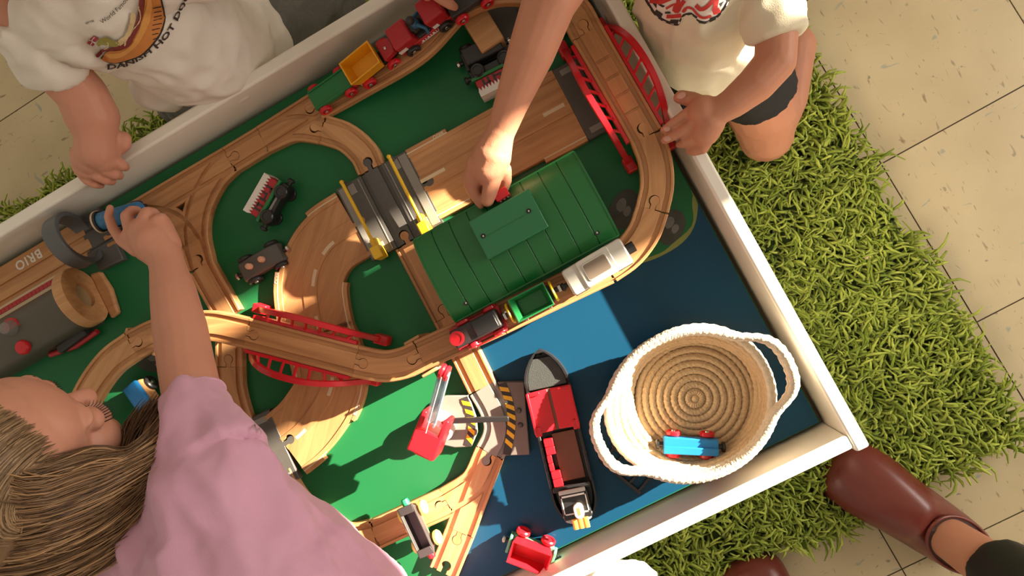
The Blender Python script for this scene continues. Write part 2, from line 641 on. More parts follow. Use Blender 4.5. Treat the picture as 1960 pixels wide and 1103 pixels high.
def pile():
    rs = np.random.RandomState(3)
    roots = []
    # only where the rug shows past the table
    def fill(x0, x1, y0, y1, dens):
        n = int((x1 - x0) * (y1 - y0) * dens)
        roots.append(np.stack([rs.uniform(x0, x1, n), rs.uniform(y0, y1, n)], 1))
    fill(-0.06, RX1, RY0, RY1, 27000)
    fill(-0.62, -0.06, RY0, 0.03, 27000)
    fill(RX0, -0.06, 0.83, RY1, 26000)
    r = np.concatenate(roots)
    n = len(r)
    base = rs.uniform(0, 2 * np.pi, n)
    # neighbouring tufts lean the same way: direction from a smooth field
    fld = np.array([noise.noise(Vector((x * 16, y * 16, 0.3))) * 5 + noise.noise(Vector((x * 5, y * 5, 7.3))) * 4 for x, y in r])
    ang = fld + rs.normal(0, 0.7, n)
    ln = rs.uniform(0.028, 0.056, n)
    lean = rs.uniform(0.35, 1.0, n)
    ht = rs.uniform(0.018, 0.040, n)
    curl = rs.uniform(-1.6, 1.6, n)
    rad = rs.uniform(0.0019, 0.0029, n)
    NS, K = 5, 4
    V = np.zeros((n, NS, K, 3))
    pos = np.stack([r[:, 0], r[:, 1], np.full(n, 0.010)], 1)
    for s in range(NS):
        t = s / (NS - 1)
        a = ang + curl * t
        d = np.stack([np.cos(a), np.sin(a)], 1)
        z = 0.010 + ht * np.sin(np.minimum(t * 1.9, 1.75)) - 0.004 * t * lean
        c = np.stack([r[:, 0] + d[:, 0] * ln * lean * t ** 1.3, r[:, 1] + d[:, 1] * ln * lean * t ** 1.3, z], 1)
        side = np.stack([-d[:, 1], d[:, 0], np.zeros(n)], 1)
        up = np.stack([-d[:, 0] * 0.45, -d[:, 1] * 0.45, np.full(n, 0.9)], 1)
        rr = rad * (1.0 if s < NS - 1 else 0.6)
        for k in range(K):
            q = 2 * np.pi * k / K + 0.6 * s
            V[:, s, k] = c + side * (rr * np.cos(q))[:, None] + up * (rr * np.sin(q))[:, None]
    V[..., 0] -= rug.location[0]
    V[..., 1] -= rug.location[1]
    idx = np.arange(n * NS * K).reshape(n, NS, K)
    a = idx[:, :-1, :]
    b_ = idx[:, 1:, :]
    F = np.stack([a, np.roll(a, -1, 2), np.roll(b_, -1, 2), b_], -1).reshape(-1, 4)
    tip = idx[:, -1, :].reshape(-1, 4)
    F = np.concatenate([F, tip])
    me = bpy.data.meshes.new('pile')
    me.vertices.add(n * NS * K)
    me.vertices.foreach_set('co', V.ravel())
    me.loops.add(F.size)
    me.loops.foreach_set('vertex_index', F.ravel())
    me.polygons.add(len(F))
    me.polygons.foreach_set('loop_start', np.arange(0, F.size, 4))
    me.polygons.foreach_set('loop_total', np.full(len(F), 4))
    me.update(calc_edges=True)
    me.shade_smooth()
    ca = me.color_attributes.new('yarn', 'FLOAT_COLOR', 'POINT')
    mixv = rs.uniform(0, 1, n)
    c0, c1 = np.array((0.19, 0.27, 0.022)), np.array((0.50, 0.58, 0.10))
    cc = c0 + (c1 - c0) * mixv[:, None]
    cc = np.concatenate([cc, np.ones((n, 1))], 1)
    ca.data.foreach_set('color', np.repeat(cc, NS * K, axis=0).ravel())
    me.materials.append(pile_material())
    o = bpy.data.objects.new('pile', me)
    COL.objects.link(o)
    o.parent = rug
    tag(o, kind='stuff')


pile()
bead = MB()
bead.ell((0, 0, 0.006), (0.007, 0.005, 0.005)).ell((0.005, 0.004, 0.008), (0.004, 0.003, 0.003))
bp_ = P(1660, 493, 0.036)
tag(bead.build('crumb', plain('cream_crumb', (0.70, 0.52, 0.38), 0.6), None, smooth=60, loc=None), 'tiny pale crumb lying on the green rug', 'crumb').location = (bp_.x, bp_.y, 0.034)

# ------------------------------------------------------------------ train table
table = thing('train_table', 'low white wooden train table with green and blue painted play board', 'table', (-0.6, 0.361, 0.0))
TL, TW_ = 1.20, 0.7221       # inner length and width
OX, OY = -0.6, 0.361
th = 0.0169


def rail(name, poly, extra=None):
    mb = MB().prism([(x - OX, y - OY) for x, y in poly], 0.225, RIM)
    return mb.build(name, WHITE, table, bevel=0.0035, smooth=40, seg=3)


rail('rim_rail', [(0, -th * 1.35), (th, -th * 1.35), (th, TW_ + th), (0, TW_ + th)])
rail('rim_rail', [(-TL, -th), (-0.0004, -th), (-0.0004, 0), (-TL, 0)])
rail('rim_rail', [(-TL, TW_), (-0.0004, TW_), (-0.0004, TW_ + th), (-TL, TW_ + th)])
rail('rim_rail', [(-TL - th, -th), (-TL, -th), (-TL, TW_ + th), (-TL - th, TW_ + th)])
for lx in (-TL + 0.03, -0.03):
    for ly in (0.03, TW_ - 0.03):
        MB().box((lx - OX, ly - OY, 0.15), (0.05, 0.05, 0.296)).build('leg', WHITE, table, bevel=0.003)
# dark shadow gap under the board and the board itself
MB().box((-TL / 2 - OX, TW_ / 2 - OY, BZ - 0.022), (TL - 0.002, TW_ - 0.002, 0.012)).build('board_support', plain('dark_brown_fibreboard', (0.10, 0.06, 0.035), 0.8), table, smooth=0)
BOARDG = plain('green_board_paint', (0.015, 0.140, 0.048), 0.32, 0.10, 7, 0.03, 300, spec=0.22)
board = MB().box((-TL / 2 - OX, TW_ / 2 - OY, BZ - 0.009), (TL - 0.014, TW_ - 0.012, 0.018)).build('play_board', BOARDG, table, bevel=0.002)


def board_paint(name, pix, mat, dz, smoothit=True):
    pts = [P(x, y, BZ) for x, y in pix]
    xmax, ymin, ymax = -0.0085, 0.0075, TW_ - 0.0075
    pts = [(min(p.x, xmax) - OX, min(max(p.y, ymin), ymax) - OY) for p in pts]
    return MB().prism(pts, BZ - 0.001, BZ + dz).build(name, mat, board_paint.parent, smooth=0)


board_paint.parent = board
WATER = plain('blue_board_paint', (0.006, 0.056, 0.118), 0.30, 0.10, 7, 0.03, 300, spec=0.22)
SHORE = plain('yellow_green_board_paint', (0.20, 0.24, 0.045), 0.35, 0.2, 40)
shore = [(1290, 255), (1318, 330), (1335, 380), (1330, 430), (1306, 465), (1262, 492), (1218, 508), (1180, 525), (1120, 552), (1040, 588), (960, 628), (918, 660), (925, 690), (950, 726), (965, 760), (968, 820), (958, 870), (945, 910), (925, 960), (905, 1010), (885, 1060), (868, 1103), (850, 1160)]
spl = [(v.x, v.y) for v in spline([(x, y, 0) for x, y in shore], 12)]
board_paint('painted_shore', [(x - 7 + 4 * math.sin(i * 0.9), y - 5) for i, (x, y) in enumerate(spl)] + [(1060, 1300), (1700, 900), (1400, 250)], SHORE, 0.0002)
board_paint('painted_water', spl + [(1060, 1300), (1700, 900), (1400, 250)], WATER, 0.0004)
ROCKG = plain('painted_grey_rock', (0.062, 0.066, 0.055), 0.35, 0.45, 45, spec=0.25)
ROCKL = plain('painted_pale_rock', (0.17, 0.175, 0.165), 0.35, 0.35, 60, spec=0.25)
for rk in ([(1262, 420), (1285, 402), (1306, 408), (1312, 430), (1300, 455), (1276, 470), (1258, 452)], [(1165, 400), (1180, 375), (1205, 362), (1222, 380), (1216, 420), (1190, 440), (1170, 425)],
           [(262, 700), (285, 680), (318, 672), (330, 690), (315, 706), (285, 712)]):
    q = [(v.x, v.y) for v in spline([(x, y, 0) for x, y in rk + rk[:1]], 6)][:-1]
    board_paint('painted_rock', q, ROCKG, 0.0006)
    cx_, cy_ = sum(x for x, y in rk) / len(rk), sum(y for x, y in rk) / len(rk)
    for k, (dx, dy, sc) in enumerate(((-4, -8, 0.34), (7, 4, 0.26))):
        board_paint('painted_rock_light', [(cx_ + dx + (x - cx_) * sc, cy_ + dy + (y - cy_) * sc) for x, y in q], ROCKL, 0.0008)
# ------------------------------------------------------------------ wooden railway
PROF = [(-0.020, -0.012), (0.020, -0.012), (0.020, -0.0012), (0.0189, 0), (0.0165, 0), (0.016, -0.0004), (0.016, -0.0032), (0.010, -0.0032), (0.010, -0.0004), (0.0096, 0),
        (-0.0096, 0), (-0.010, -0.0004), (-0.010, -0.0032), (-0.016, -0.0032), (-0.016, -0.0004), (-0.0165, 0), (-0.0189, 0), (-0.020, -0.0012)]
RECT = [(-0.020, -0.012), (0.020, -0.012), (0.020, -0.0010), (0.0190, 0), (-0.0190, 0), (-0.020, -0.0010)]


def peg_poly(e, t, clr=0.0):
    s = Vector((-t.y, t.x, 0))
    hw, r, c = 0.0031 + clr, 0.0060 + clr, e + t * 0.0112
    a0 = math.asin(min(0.99, hw / r))
    pts = [e - t * 0.0008 - s * hw]
    n = 18
    for k in range(n + 1):
        a = math.pi + a0 + (2 * math.pi - 2 * a0) * k / n
        pts.append(c + t * math.cos(a) * r + s * math.sin(a) * r)
    pts.append(e - t * 0.0008 + s * hw)
    return [(p.x, p.y) for p in pts]


def end_of(path, k):
    if k == 0:
        e, t = path[0], path[0] - path[1]
    else:
        e, t = path[-1], path[-1] - path[-2]
    t = Vector((t.x, t.y, 0)).normalized()
    return e, t


def px_path(route, z, step=0.008):
    return spline([P(q[0], q[1], q[2] if len(q) > 2 else z) for q in route], step)


def track(label, routes, z=TT, males=(), females=(), mat=None, name='train_track', group=None, pegmat=None):
    mat = mat or WOOD
    paths = [px_path(r, z) for r in routes]
    # extend nothing; pieces meet with a hair gap
    for p in paths:
        for k, j in ((0, 1), (-1, -2)):
            d = (p[j] - p[k]).normalized()
            p[k] = p[k] + d * 0.0004
    a, b = paths[0][0], paths[0][-1]
    org = ((a.x + b.x) / 2, (a.y + b.y) / 2, min(a.z, b.z) - 0.012)
    rz = heading(a, b)
    mb = MB()
    if len(paths) == 1:
        mb.sweep(PROF, paths[0])
        o = mb.build(name, mat, None, smooth=0, loc=org, rotz=rz)
    else:
        mb.sweep(RECT, paths[0])
        o = mb.build(name, mat, None, smooth=0, loc=org, rotz=rz)
        for p in paths[1:]:
            boolean(o, MB().sweep(RECT, p), 'UNION')
        for p in paths:
            q = [p[0] * 2 - p[1]] + p + [p[-1] * 2 - p[-2]]
            for s in (-0.013, 0.013):
                boolean(o, MB().sweep([(s - 0.003, -0.0032), (s + 0.003, -0.0032), (s + 0.003, 0.004), (s - 0.003, 0.004)], q))
    for (ri, k) in females:
        e, t = end_of(paths[ri], k)
        boolean(o, MB().prism(peg_poly(e + t * 0.0008, -t, 0.0007), e.z - 0.02, e.z + 0.01))
    finish(o, mat)
    tag(o, label, 'train track', group or 'wooden train tracks on the table')
    for (ri, k) in males:
        e, t = end_of(paths[ri], k)
        pg = MB().prism(peg_poly(e, t), e.z - 0.0115, e.z - 0.0003)
        Mi = o.matrix_basis.inverted()
        pg.v = [tuple(Mi @ Vector(q)) for q in pg.v]
        pg.build('peg', pegmat or mat, o, smooth=30)
    return o


track('wooden curved points track with three ways beside the fist holding the blue engine', [[(437, 306), (316, 377), (195, 449)], [(437, 306), (405, 340), (378, 395), (371, 450), (383, 511)], [(195, 449), (262, 416), (328, 424), (365, 465), (383, 511)]], males=[(0, 0)], females=[(0, -1), (1, -1)])
track('short straight wooden track with two round pegs near the upper rim', [[(437, 306), (502, 266.5)]], females=[(0, 0)])
track('wooden forked track just left of the green flat wagon', [[(502, 266.5), (606, 201)], [(502, 266.5), (560, 242), (616, 247)]], males=[(0, 0)], females=[(0, -1), (1, -1)])
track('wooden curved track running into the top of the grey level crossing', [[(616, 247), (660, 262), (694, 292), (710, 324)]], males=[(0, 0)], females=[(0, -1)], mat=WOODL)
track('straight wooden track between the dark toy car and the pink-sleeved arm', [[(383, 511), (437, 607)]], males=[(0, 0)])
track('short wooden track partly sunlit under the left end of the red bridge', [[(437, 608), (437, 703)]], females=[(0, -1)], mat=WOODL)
track('wooden curved track disappearing under the pink sleeve', [[(437, 703), (440, 750), (458, 812), (490, 862)]], males=[(0, 0)])
track('straight wooden track leaving the level crossing beside the green roof', [[(781, 465), (855, 606)]], males=[(0, 0)], females=[(0, -1)])
track('sunlit straight wooden track leading down to the striped crane port', [[(855, 606), (923, 743.5)]], males=[(0, 0), (0, -1)])
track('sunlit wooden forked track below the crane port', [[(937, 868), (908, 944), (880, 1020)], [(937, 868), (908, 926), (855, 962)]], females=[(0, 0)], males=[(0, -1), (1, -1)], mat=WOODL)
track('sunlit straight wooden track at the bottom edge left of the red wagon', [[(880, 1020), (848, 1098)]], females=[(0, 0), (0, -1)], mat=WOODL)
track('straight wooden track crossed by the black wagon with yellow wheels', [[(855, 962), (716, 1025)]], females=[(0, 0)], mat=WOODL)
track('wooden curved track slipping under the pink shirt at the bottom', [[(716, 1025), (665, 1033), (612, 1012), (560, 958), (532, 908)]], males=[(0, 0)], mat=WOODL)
# raised line
track('raised wooden curve passing under the pink-sleeved arm', [[(471, 638), (400, 624), (330, 630), (288, 643), (251, 662)]], ET, males=[(0, 0)], females=[(0, -1)], group='raised wooden tracks')
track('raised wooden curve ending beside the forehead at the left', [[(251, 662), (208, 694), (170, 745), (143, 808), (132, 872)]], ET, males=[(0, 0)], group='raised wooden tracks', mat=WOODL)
track('raised wooden curve between red bridge and black engine', [[(679, 692), (700, 697), (738, 702), (776, 694), (803, 681)]], ET, females=[(0, 0), (0, -1)], group='raised wooden tracks')
track('raised straight wooden track under the black and red engine', [[(803, 681), (957, 611)]], ET, males=[(0, 0)], group='raised wooden tracks')
track('raised straight wooden track under the silver engine', [[(957, 611), (1163, 513)]], ET, group='raised wooden tracks')
track('raised wooden curve ahead of the silver engine', [[(1163, 513), (1203, 484), (1233, 444), (1248.6, 401)]], ET, males=[(0, -1)], group='raised wooden tracks')
track('raised wooden curve touched by fingertips at the right rim', [[(1248.6, 401), (1258, 355), (1254, 305), (1238, 260)]], ET, females=[(0, 0)], males=[(0, -1)], group='raised wooden tracks')
track('raised wooden curve at the top behind the reaching arm', [[(1124, 62), (1100, 20), (1062, -11), (1010, -24), (955, -25), (906, -12)]], ET, females=[(0, 0)], group='raised wooden tracks')
track('long wooden ramp track carrying the red engine and wagons', [[(606, 201, TT), (685, 156, TT + 0.014), (794, 90, TT + 0.034), (868, 12, ET - 0.006), (906, -12, ET)]], ET, males=[(0, 0)], group='raised wooden tracks')


# ------------------------------------------------------------------ red lattice bridges
def bridge(label, a, b, female, up):
    A, B = P(*a, ET), P(*b, ET)
    mid = (A + B) / 2
    rz = heading(A, B)
    L = (B - A).length
    t = thing('toy_bridge', label, 'toy bridge', (mid.x, mid.y, BZ), rz, 'red lattice bridges')
    deck = MB().sweep(PROF, [Vector((A.x, A.y, ET)), Vector((mid.x, mid.y, ET)), Vector((B.x, B.y, ET))]).build('track_deck', WOOD, None, smooth=0)
    for k, (e, dr) in enumerate(((A, (A - B).normalized()), (B, (B - A).normalized()))):
        if k in female:
            boolean(deck, MB().prism(peg_poly(e + dr * 0.0008, -dr, 0.0007), ET - 0.02, ET + 0.01))
    if up:
        for k in range(4):
            c = A.lerp(B, 0.24 + 0.165 * k)
            R3 = Matrix.Rotation(rz, 3, 'Z')
            boolean(deck, MB().box((c.x, c.y, ET), (0.0035, 0.031, 0.0036), R3))
    finish(deck, WOOD)
    inv = t.matrix_basis.inverted()
    deck.data.transform(inv)
    deck.parent = t
    for k, (e, dr) in enumerate(((A, (A - B).normalized()), (B, (B - A).normalized()))):
        if k not in female:
            pg = MB().prism(peg_poly(e, dr), ET - 0.0115, ET - 0.0003)
            pg.v = [tuple(inv @ Vector(q)) for q in pg.v]
            pg.build('peg', WOOD, t, smooth=30)
    H = L / 2
    dz = ET - BZ
    for s in (-1, 1):
        rl = MB()
        N = 22
        top = []
        for i in range(N + 1):
            u = -1 + 2 * i / N
            x = u * (H + 0.018)
            z = 0.004 + (dz + 0.020 - 0.004) * (1 - abs(u) ** 2.6)
            y = s * (0.0265 + 0.012 * (1 - u * u))
            top.append(Vector((x, y, z)))
        for i in range(N):
            pass
        rl.sweep([(-0.0032, -0.006), (0.0032, -0.006), (0.0042, 0.0), (0.0032, 0.004), (-0.0032, 0.004), (-0.0042, 0.0)], top)
        low = [Vector((-H + 0.004, s * 0.0228, dz - 0.006)), Vector((0, s * 0.0228, dz - 0.006)), Vector((H - 0.004, s * 0.0228, dz - 0.006))]
        rl.sweep([(-0.0022, -0.004), (0.0022, -0.004), (0.0022, 0.005), (-0.0022, 0.005)], low)
        for i in range(-3, 4):
            x0 = i * H * 0.245
            x1 = x0 + 0.008
            u = x1 / (H + 0.018)
            z = (dz + 0.016) * (1 - abs(u) ** 2.6)
            rl.tube([Vector((x0, s * 0.0228, dz - 0.004)), Vector((x1, s * (0.0255 + 0.012 * (1 - u * u)), z + 0.002))], 0.0019, 6)
        rl.build('railing', RED, t, smooth=40)
        for u in (-1, 1):
            MB().box((u * (H + 0.013), s * 0.0275, 0.010), (0.020, 0.013, 0.020)).build('foot', RED, t, bevel=0.002)
    return t


bridge('red lattice bridge with plain wooden deck crossing the curved road', (471, 638), (679, 692), (0,), False)
bridge('red lattice bridge with ribbed wooden deck beside the right rim', (1238, 260), (1124, 62), (0,), True)


def support(label, px, z=ET, rz=None, w=0.05, d=0.022):
    p = P(*px, z)
    t = thing('track_support', label, 'wooden block', (p.x, p.y, BZ), rz or 0.0, 'wooden supports under the raised track')
    h = z - BZ - 0.0125
    MB().box((0, 0, h * 0.5), (d, w, h)).build('block', WOODL, t, bevel=0.0015)
    for s in (-1, 1):
        MB().box((0, s * (w / 2 - 0.002), h + 0.003), (d, 0.004, 0.012)).build('lip', WOODL, t, bevel=0.001)
    return t


support('small wooden support sticking out under the raised curve by the crane', (803, 683), rz=0.03)
support('wooden support under the raised curve near the pink-sleeved arm', (264, 655), rz=0.75)
support('wooden support under the raised curve ahead of the silver engine', (1165, 511), rz=0.0, w=0.036)
p_ = P(917, 45, BZ + 0.03)
sb = thing('track_support', 'broad wooden block under the ramp behind the black engine', 'wooden block', (p_.x, p_.y, BZ), 0.05, 'wooden supports under the raised track')
MB().box((0, 0.0, 0.020), (0.034, 0.075, 0.040)).build('block', WOODL, sb, bevel=0.002)
# grey ramp foot beyond it
p_ = P(985, 40, BZ + 0.01)
gp = thing('grey_ramp_plate', 'dark grey plastic ramp plate behind the reaching arm', 'toy plate', (p_.x, p_.y, BZ), 0.06)
MB().prism([(-0.045, -0.05), (0.06, -0.05), (0.06, 0.065), (-0.045, 0.065)], 0, 0.012).build('plate', DGREY, gp, bevel=0.002)
MB().box((0.012, 0.01, 0.0125), (0.003, 0.09, 0.003)).build('rib', DGREY, gp)


# ------------------------------------------------------------------ wooden road pieces
HW = 0.0465


def text_mesh(txt, size, name, mat, parent, loc, rotz, z=0.0, spacing=1.0, bold=0.0, extrude=0.0002):
    cu = bpy.data.curves.new(name, 'FONT')
    cu.body = txt
    cu.size = size
    cu.align_x = 'CENTER'
    cu.align_y = 'CENTER'
    cu.extrude = extrude
    cu.offset = bold
    cu.space_character = spacing
    cu.resolution_u = 3
    o = bpy.data.objects.new(name, cu)
    COL.objects.link(o)
    bpy.context.view_layer.update()
    me = evaluated(o)
    bpy.data.objects.remove(o)
    o = bpy.data.objects.new(name, me)
    COL.objects.link(o)
    me.materials.clear()
    me.materials.append(mat)
    o.parent = parent
    o.location = (loc[0], loc[1], z)
    o.rotation_euler = (0, 0, rotz)
    return o


def road(label, route, lips, dashes, lines, name='toy_road', pegs=(), females=(), texts=(), mat=None):
    mat = mat or WOOD
    path = px_path(route, TT, 0.006)
    n = len(path) - 1
    a, b = path[0], path[-1]
    org = Vector(((a.x + b.x) / 2, (a.y + b.y) / 2, BZ))
    rz = heading(a, b)
    t = thing(name, label, 'toy road', org, rz, 'wooden road pieces')
    inv = t.matrix_basis.inverted()
    sf = lambda u0, u1: path[int(round(u0 * n)):int(round(u1 * n)) + 1]
    prof = [(-HW, -0.012), (HW, -0.012), (HW, -0.0008), (HW - 0.0008, 0), (0.0400, 0), (0.0395, -0.0012), (0.0100, -0.0012), (0.0095, 0), (-0.0095, 0), (-0.0100, -0.0012), (-0.0395, -0.0012), (-0.0400, 0), (-HW + 0.0008, 0), (-HW, -0.0008)]
    body = MB().sweep(prof, path).build('road_body', mat, None, smooth=0)
    for k, (e, dr) in enumerate(((path[0], path[0] - path[1]), (path[-1], path[-1] - path[-2]))):
        dr = Vector((dr.x, dr.y, 0)).normalized()
        if k in females:
            boolean(body, MB().prism(peg_poly(e + dr * 0.0008, -dr, 0.0007), TT - 0.02, TT + 0.01))
        if k in pegs:
            pg = MB().prism(peg_poly(e, dr), TT - 0.0115, TT - 0.0003)
            pg.v = [tuple(inv @ Vector(q)) for q in pg.v]
            pg.build('peg', mat, t, smooth=30)
    finish(body, mat)
    body.data.transform(inv)
    body.parent = t

    def strip(nm, u0, u1, s0, s1, z0, z1, m, bev=0.0):
        q = sf(u0, u1)
        mb = MB().sweep([(s0, z0), (s1, z0), (s1, z1), (s0, z1)], q)
        mb.v = [tuple(inv @ Vector(v)) for v in mb.v]
        return mb.build(nm, m, t, bevel=bev, smooth=30)
    for (u0, u1, s) in lips:
        strip('kerb', u0, u1, s * HW, s * (HW + 0.0055), -0.012, 0.0, mat, 0.0006)
    for (u0, u1) in dashes:
        strip('lane_dash', u0, u1, 0.002, 0.0068, -0.0005, 0.0002, CREAMP)
    for (u0, u1, s) in lines:
        strip('edge_line', u0, u1, s * (HW - 0.0012), s * (HW + 0.0004), -0.0005, 0.0002, CREAMP)
    for (txt, u, side, size, flip) in texts:
        i = int(round(u * n))
        p, q = path[i], path[min(i + 1, n)]
        d = (q - p).normalized()
        s = Vector((-d.y, d.x, 0))
        w = inv @ (p + s * side)
        text_mesh(txt, size, 'lettering', CREAMP, t, (w.x, w.y), heading(p, q) - rz + (math.pi if flip else 0), w.z + 0.0002, 1.1, 0.0002)
    return t


road('straight wooden road with white dashes under the reaching hand', [(808, 354), (1091, 201)], [(0, 0.27, 1), (0.0, 0.22, -1), (0.72, 1, -1), (0.8, 1, 1)], [(0.0, 0.17), (0.84, 0.97)], [(0, 0.27, 1), (0, 0.22, -1), (0.72, 1, -1)], texts=[('BRIO', 0.225, HW + 0.0022, 0.0065, True)], females=(0,))
road('curved wooden road between level crossing and red bridge', [(677.5, 431.5), (630, 463), (603, 503), (593, 548), (597, 596), (606, 640)], [(0, 0.25, -1), (0.55, 1, -1), (0.55, 1, 1)], [(0.21, 0.33), (0.50, 0.62), (0.86, 0.97)], [(0, 0.25, -1), (0.55, 1, -1), (0.55, 1, 1)], texts=[('BRIO', 0.60, -HW - 0.0022, 0.0065, False)], pegs=(0,), females=(1,))
road('curved wooden road running from the red bridge down to the grey ramp', [(606, 640), (623, 682), (630, 725), (622, 757), (604, 788), (577, 822), (543.5, 850)], [(0, 0.56, 1), (0, 0.42, -1), (0.82, 1, 1)], [(0.36, 0.47), (0.78, 0.9)], [(0, 0.42, -1), (0, 0.52, 1), (0.8, 1, 1)], texts=[('BRIO', 0.50, HW + 0.0022, 0.0065, True)], pegs=(0,), females=(1,))


def adapter(label, a, b, pegdir):
    A, B = P(*a, TT), P(*b, TT)
    mid = (A + B) / 2
    rz = heading(A, B)
    L = (B - A).length
    t = thing('grey_road_ramp', label, 'toy road', (mid.x, mid.y, BZ), rz, 'grey plastic road ends')
    w = 0.052
    prof = [(-w, 0.0), (w, 0.0), (w, 0.0095), (w - 0.002, 0.0118), (-w + 0.002, 0.0118), (-w, 0.0095)]
    MB().sweep(prof, [Vector((-L / 2 + 0.0004, 0, 0)), Vector((L / 2, 0, 0))]).build('ramp_body', DGREY, t, smooth=30, bevel=0.0008)
    MB().box((L * 0.32, 0, 0.0118), (0.0022, 2 * w - 0.006, 0.0012)).build('ridge', MGREY, t, bevel=0.0004)
    for s in (-1, 1):
        MB().box((0.0, s * (w - 0.010), 0.0121), (L * 0.55, 0.008, 0.0012)).build('pad', MGREY, t, bevel=0.001)
        MB().ell((L * 0.36, s * (w - 0.007), 0.0125), (0.003, 0.003, 0.0012)).build('stud', MGREY, t, smooth=60)
    pg = MB().prism(peg_poly(Vector((-L / 2, 0, 0)), Vector((-1, 0, 0))), 0.0004, 0.0118)
    pg.build('peg', DGREY, t, smooth=30)
    return t


adapter('dark grey plastic road end under the ribbed bridge', (1091, 201), (1137, 176), 0)
adapter('grey plastic road end half covered by the pink shirt', (543.5, 850), (499.5, 871), 0)

# ------------------------------------------------------------------ level crossing
lc = P(744.5, 394.5, TT)
A_, B_ = P(710, 326, TT), P(781, 465, TT)
lrz = heading(A_, B_)
LCT = thing('level_crossing', 'grey plastic level crossing with two yellow barriers', 'toy crossing', (lc.x, lc.y, BZ), lrz)
S = 0.0542
plate = MB().prism([(-S, -S), (S, -S), (S, S), (-S, S)], 0, 0.012).build('plate', DGREY, None, smooth=0)
MATS['_cur'] = DGREY
for s in (-0.013, 0.013):
    boolean(plate, MB().box((0, s, 0.012), (0.13, 0.006, 0.0064)))
for e, d in ((Vector((S, 0, 0)), Vector((-1, 0, 0))), (Vector((0, -S, 0)), Vector((0, 1, 0)))):
    boolean(plate, MB().prism(peg_poly(e - d * 0.0008, d, 0.0007), -0.01, 0.03))
MATS.pop('_cur')
finish(plate, DGREY)
plate.parent = LCT
for e, d in ((Vector((-S, 0, 0)), Vector((-1, 0, 0))), (Vector((0, S, 0)), Vector((0, 1, 0)))):
    MB().prism(peg_poly(e, d), 0.0004, 0.0117).build('peg', DGREY, LCT, smooth=30)
for s in (-1, 1):
    MB().box((0, s * 0.046, 0.0124), (0.104, 0.012, 0.0012)).build('step', MGREY, LCT, bevel=0.0005)
    MB().box((0, s * 0.0212, 0.0122), (0.106, 0.0016, 0.0010)).build('rail_edge', MGREY, LCT, bevel=0.0003)
    for k in (-1, 1):
        MB().box((k * 0.044, s * 0.034, 0.0123), (0.014, 0.010, 0.0010)).build('pad', MGREY, LCT, bevel=0.0004)
inv = LCT.matrix_basis.inverted()
for (tip, base) in (((654, 349), (722, 478)), ((744, 300), (811, 432))):
    zt, zb = BZ + 0.030, BZ + 0.026
    a, b = inv @ P(*tip, zt), inv @ P(*base, zb)
    br = MB().tube([a, b], 0.0024, 8)
    br.ell(a, (0.003, 0.003, 0.003))
    bo = br.build('barrier_arm', YELLOW, LCT, smooth=50)
    MB().box((b.x + 0.004, b.y, 0.024), (0.017, 0.013, 0.026)).build('barrier_block', YELLOW, LCT, bevel=0.0015)
    MB().box((b.x - 0.010, b.y, 0.019), (0.012, 0.009, 0.014)).build('barrier_bracket', YELLOW, LCT, bevel=0.001)
    MB().cyl((a.x, a.y, 0.012), (a.x, a.y, 0.028), 0.0035, 0.0028, 12).build('barrier_rest', DGREY, LCT)
# ------------------------------------------------------------------ helpers for rolling stock
def rrect(hx, hy, r, n=5):
    pts = []
    for cx, cy, a0 in ((hx - r, hy - r, 0), (-hx + r, hy - r, 90), (-hx + r, -hy + r, 180), (hx - r, -hy + r, 270)):
        for k in range(n + 1):
            a = math.radians(a0 + 90 * k / n)
            pts.append((cx + r * math.cos(a), cy + r * math.sin(a)))
    return pts


def wheel(t, x, y, z, r, mat, w=0.006, hub=True):
    s = 1 if y > 0 else -1
    rot = Matrix.Rotation(-s * math.pi / 2, 3, 'X')
    o = MB().lathe([(0.0005, -w / 2), (r * 0.9, -w / 2), (r, -w * 0.3), (r, w * 0.25), (r * 0.86, w / 2), (r * 0.62, w * 0.38), (r * 0.60, w * 0.2), (0.0005, w * 0.2)], 24, (x, y, z), rot).build('wheel', mat, t, smooth=35)
    if hub:
        MB().lathe([(0.0004, 0), (r * 0.34, 0), (r * 0.30, w * 0.35), (0.0004, w * 0.5)], 14, (x, y + s * w * 0.25, z), rot).build('hub', METAL, o, smooth=50)
    return o


def wheels(t, xs, y, r, mat, z=None, hub=True):
    for x in xs:
        for s in (-1, 1):
            wheel(t, x, s * y, r if z is None else z, r, mat, hub=hub)


def magnet(t, x, z, d, mat=None, r=0.0052):
    mat = mat or METAL
    c = MB().cyl((x, 0, z), (x + d * 0.006, 0, z), 0.0032, n=14)
    c.build('coupling_stem', BLACK, t, smooth=40)
    MB().lathe([(0.0004, 0), (r, 0), (r, 0.003), (r * 0.7, 0.0042), (0.0004, 0.0044)], 16, (x + d * 0.005, 0, z), Matrix.Rotation(d * math.pi / 2, 3, 'Y')).build('magnet', mat, t, smooth=40)


def place(name, label, cat, a, b, z, group=None, dz=0.0, pitch=0.0, roll=0.0):
    """a thing whose local x runs from photo point a towards b (seen at height z), base at z - dz"""
    A, B = P(*a, z), P(*b, z)
    m = (A + B) / 2
    rot = (Matrix.Rotation(heading(A, B), 3, 'Z') @ Matrix.Rotation(-pitch, 3, 'Y') @ Matrix.Rotation(roll, 3, 'X')).to_euler()
    return thing(name, label, cat, (m.x, m.y, z - dz), 0, group, rot)


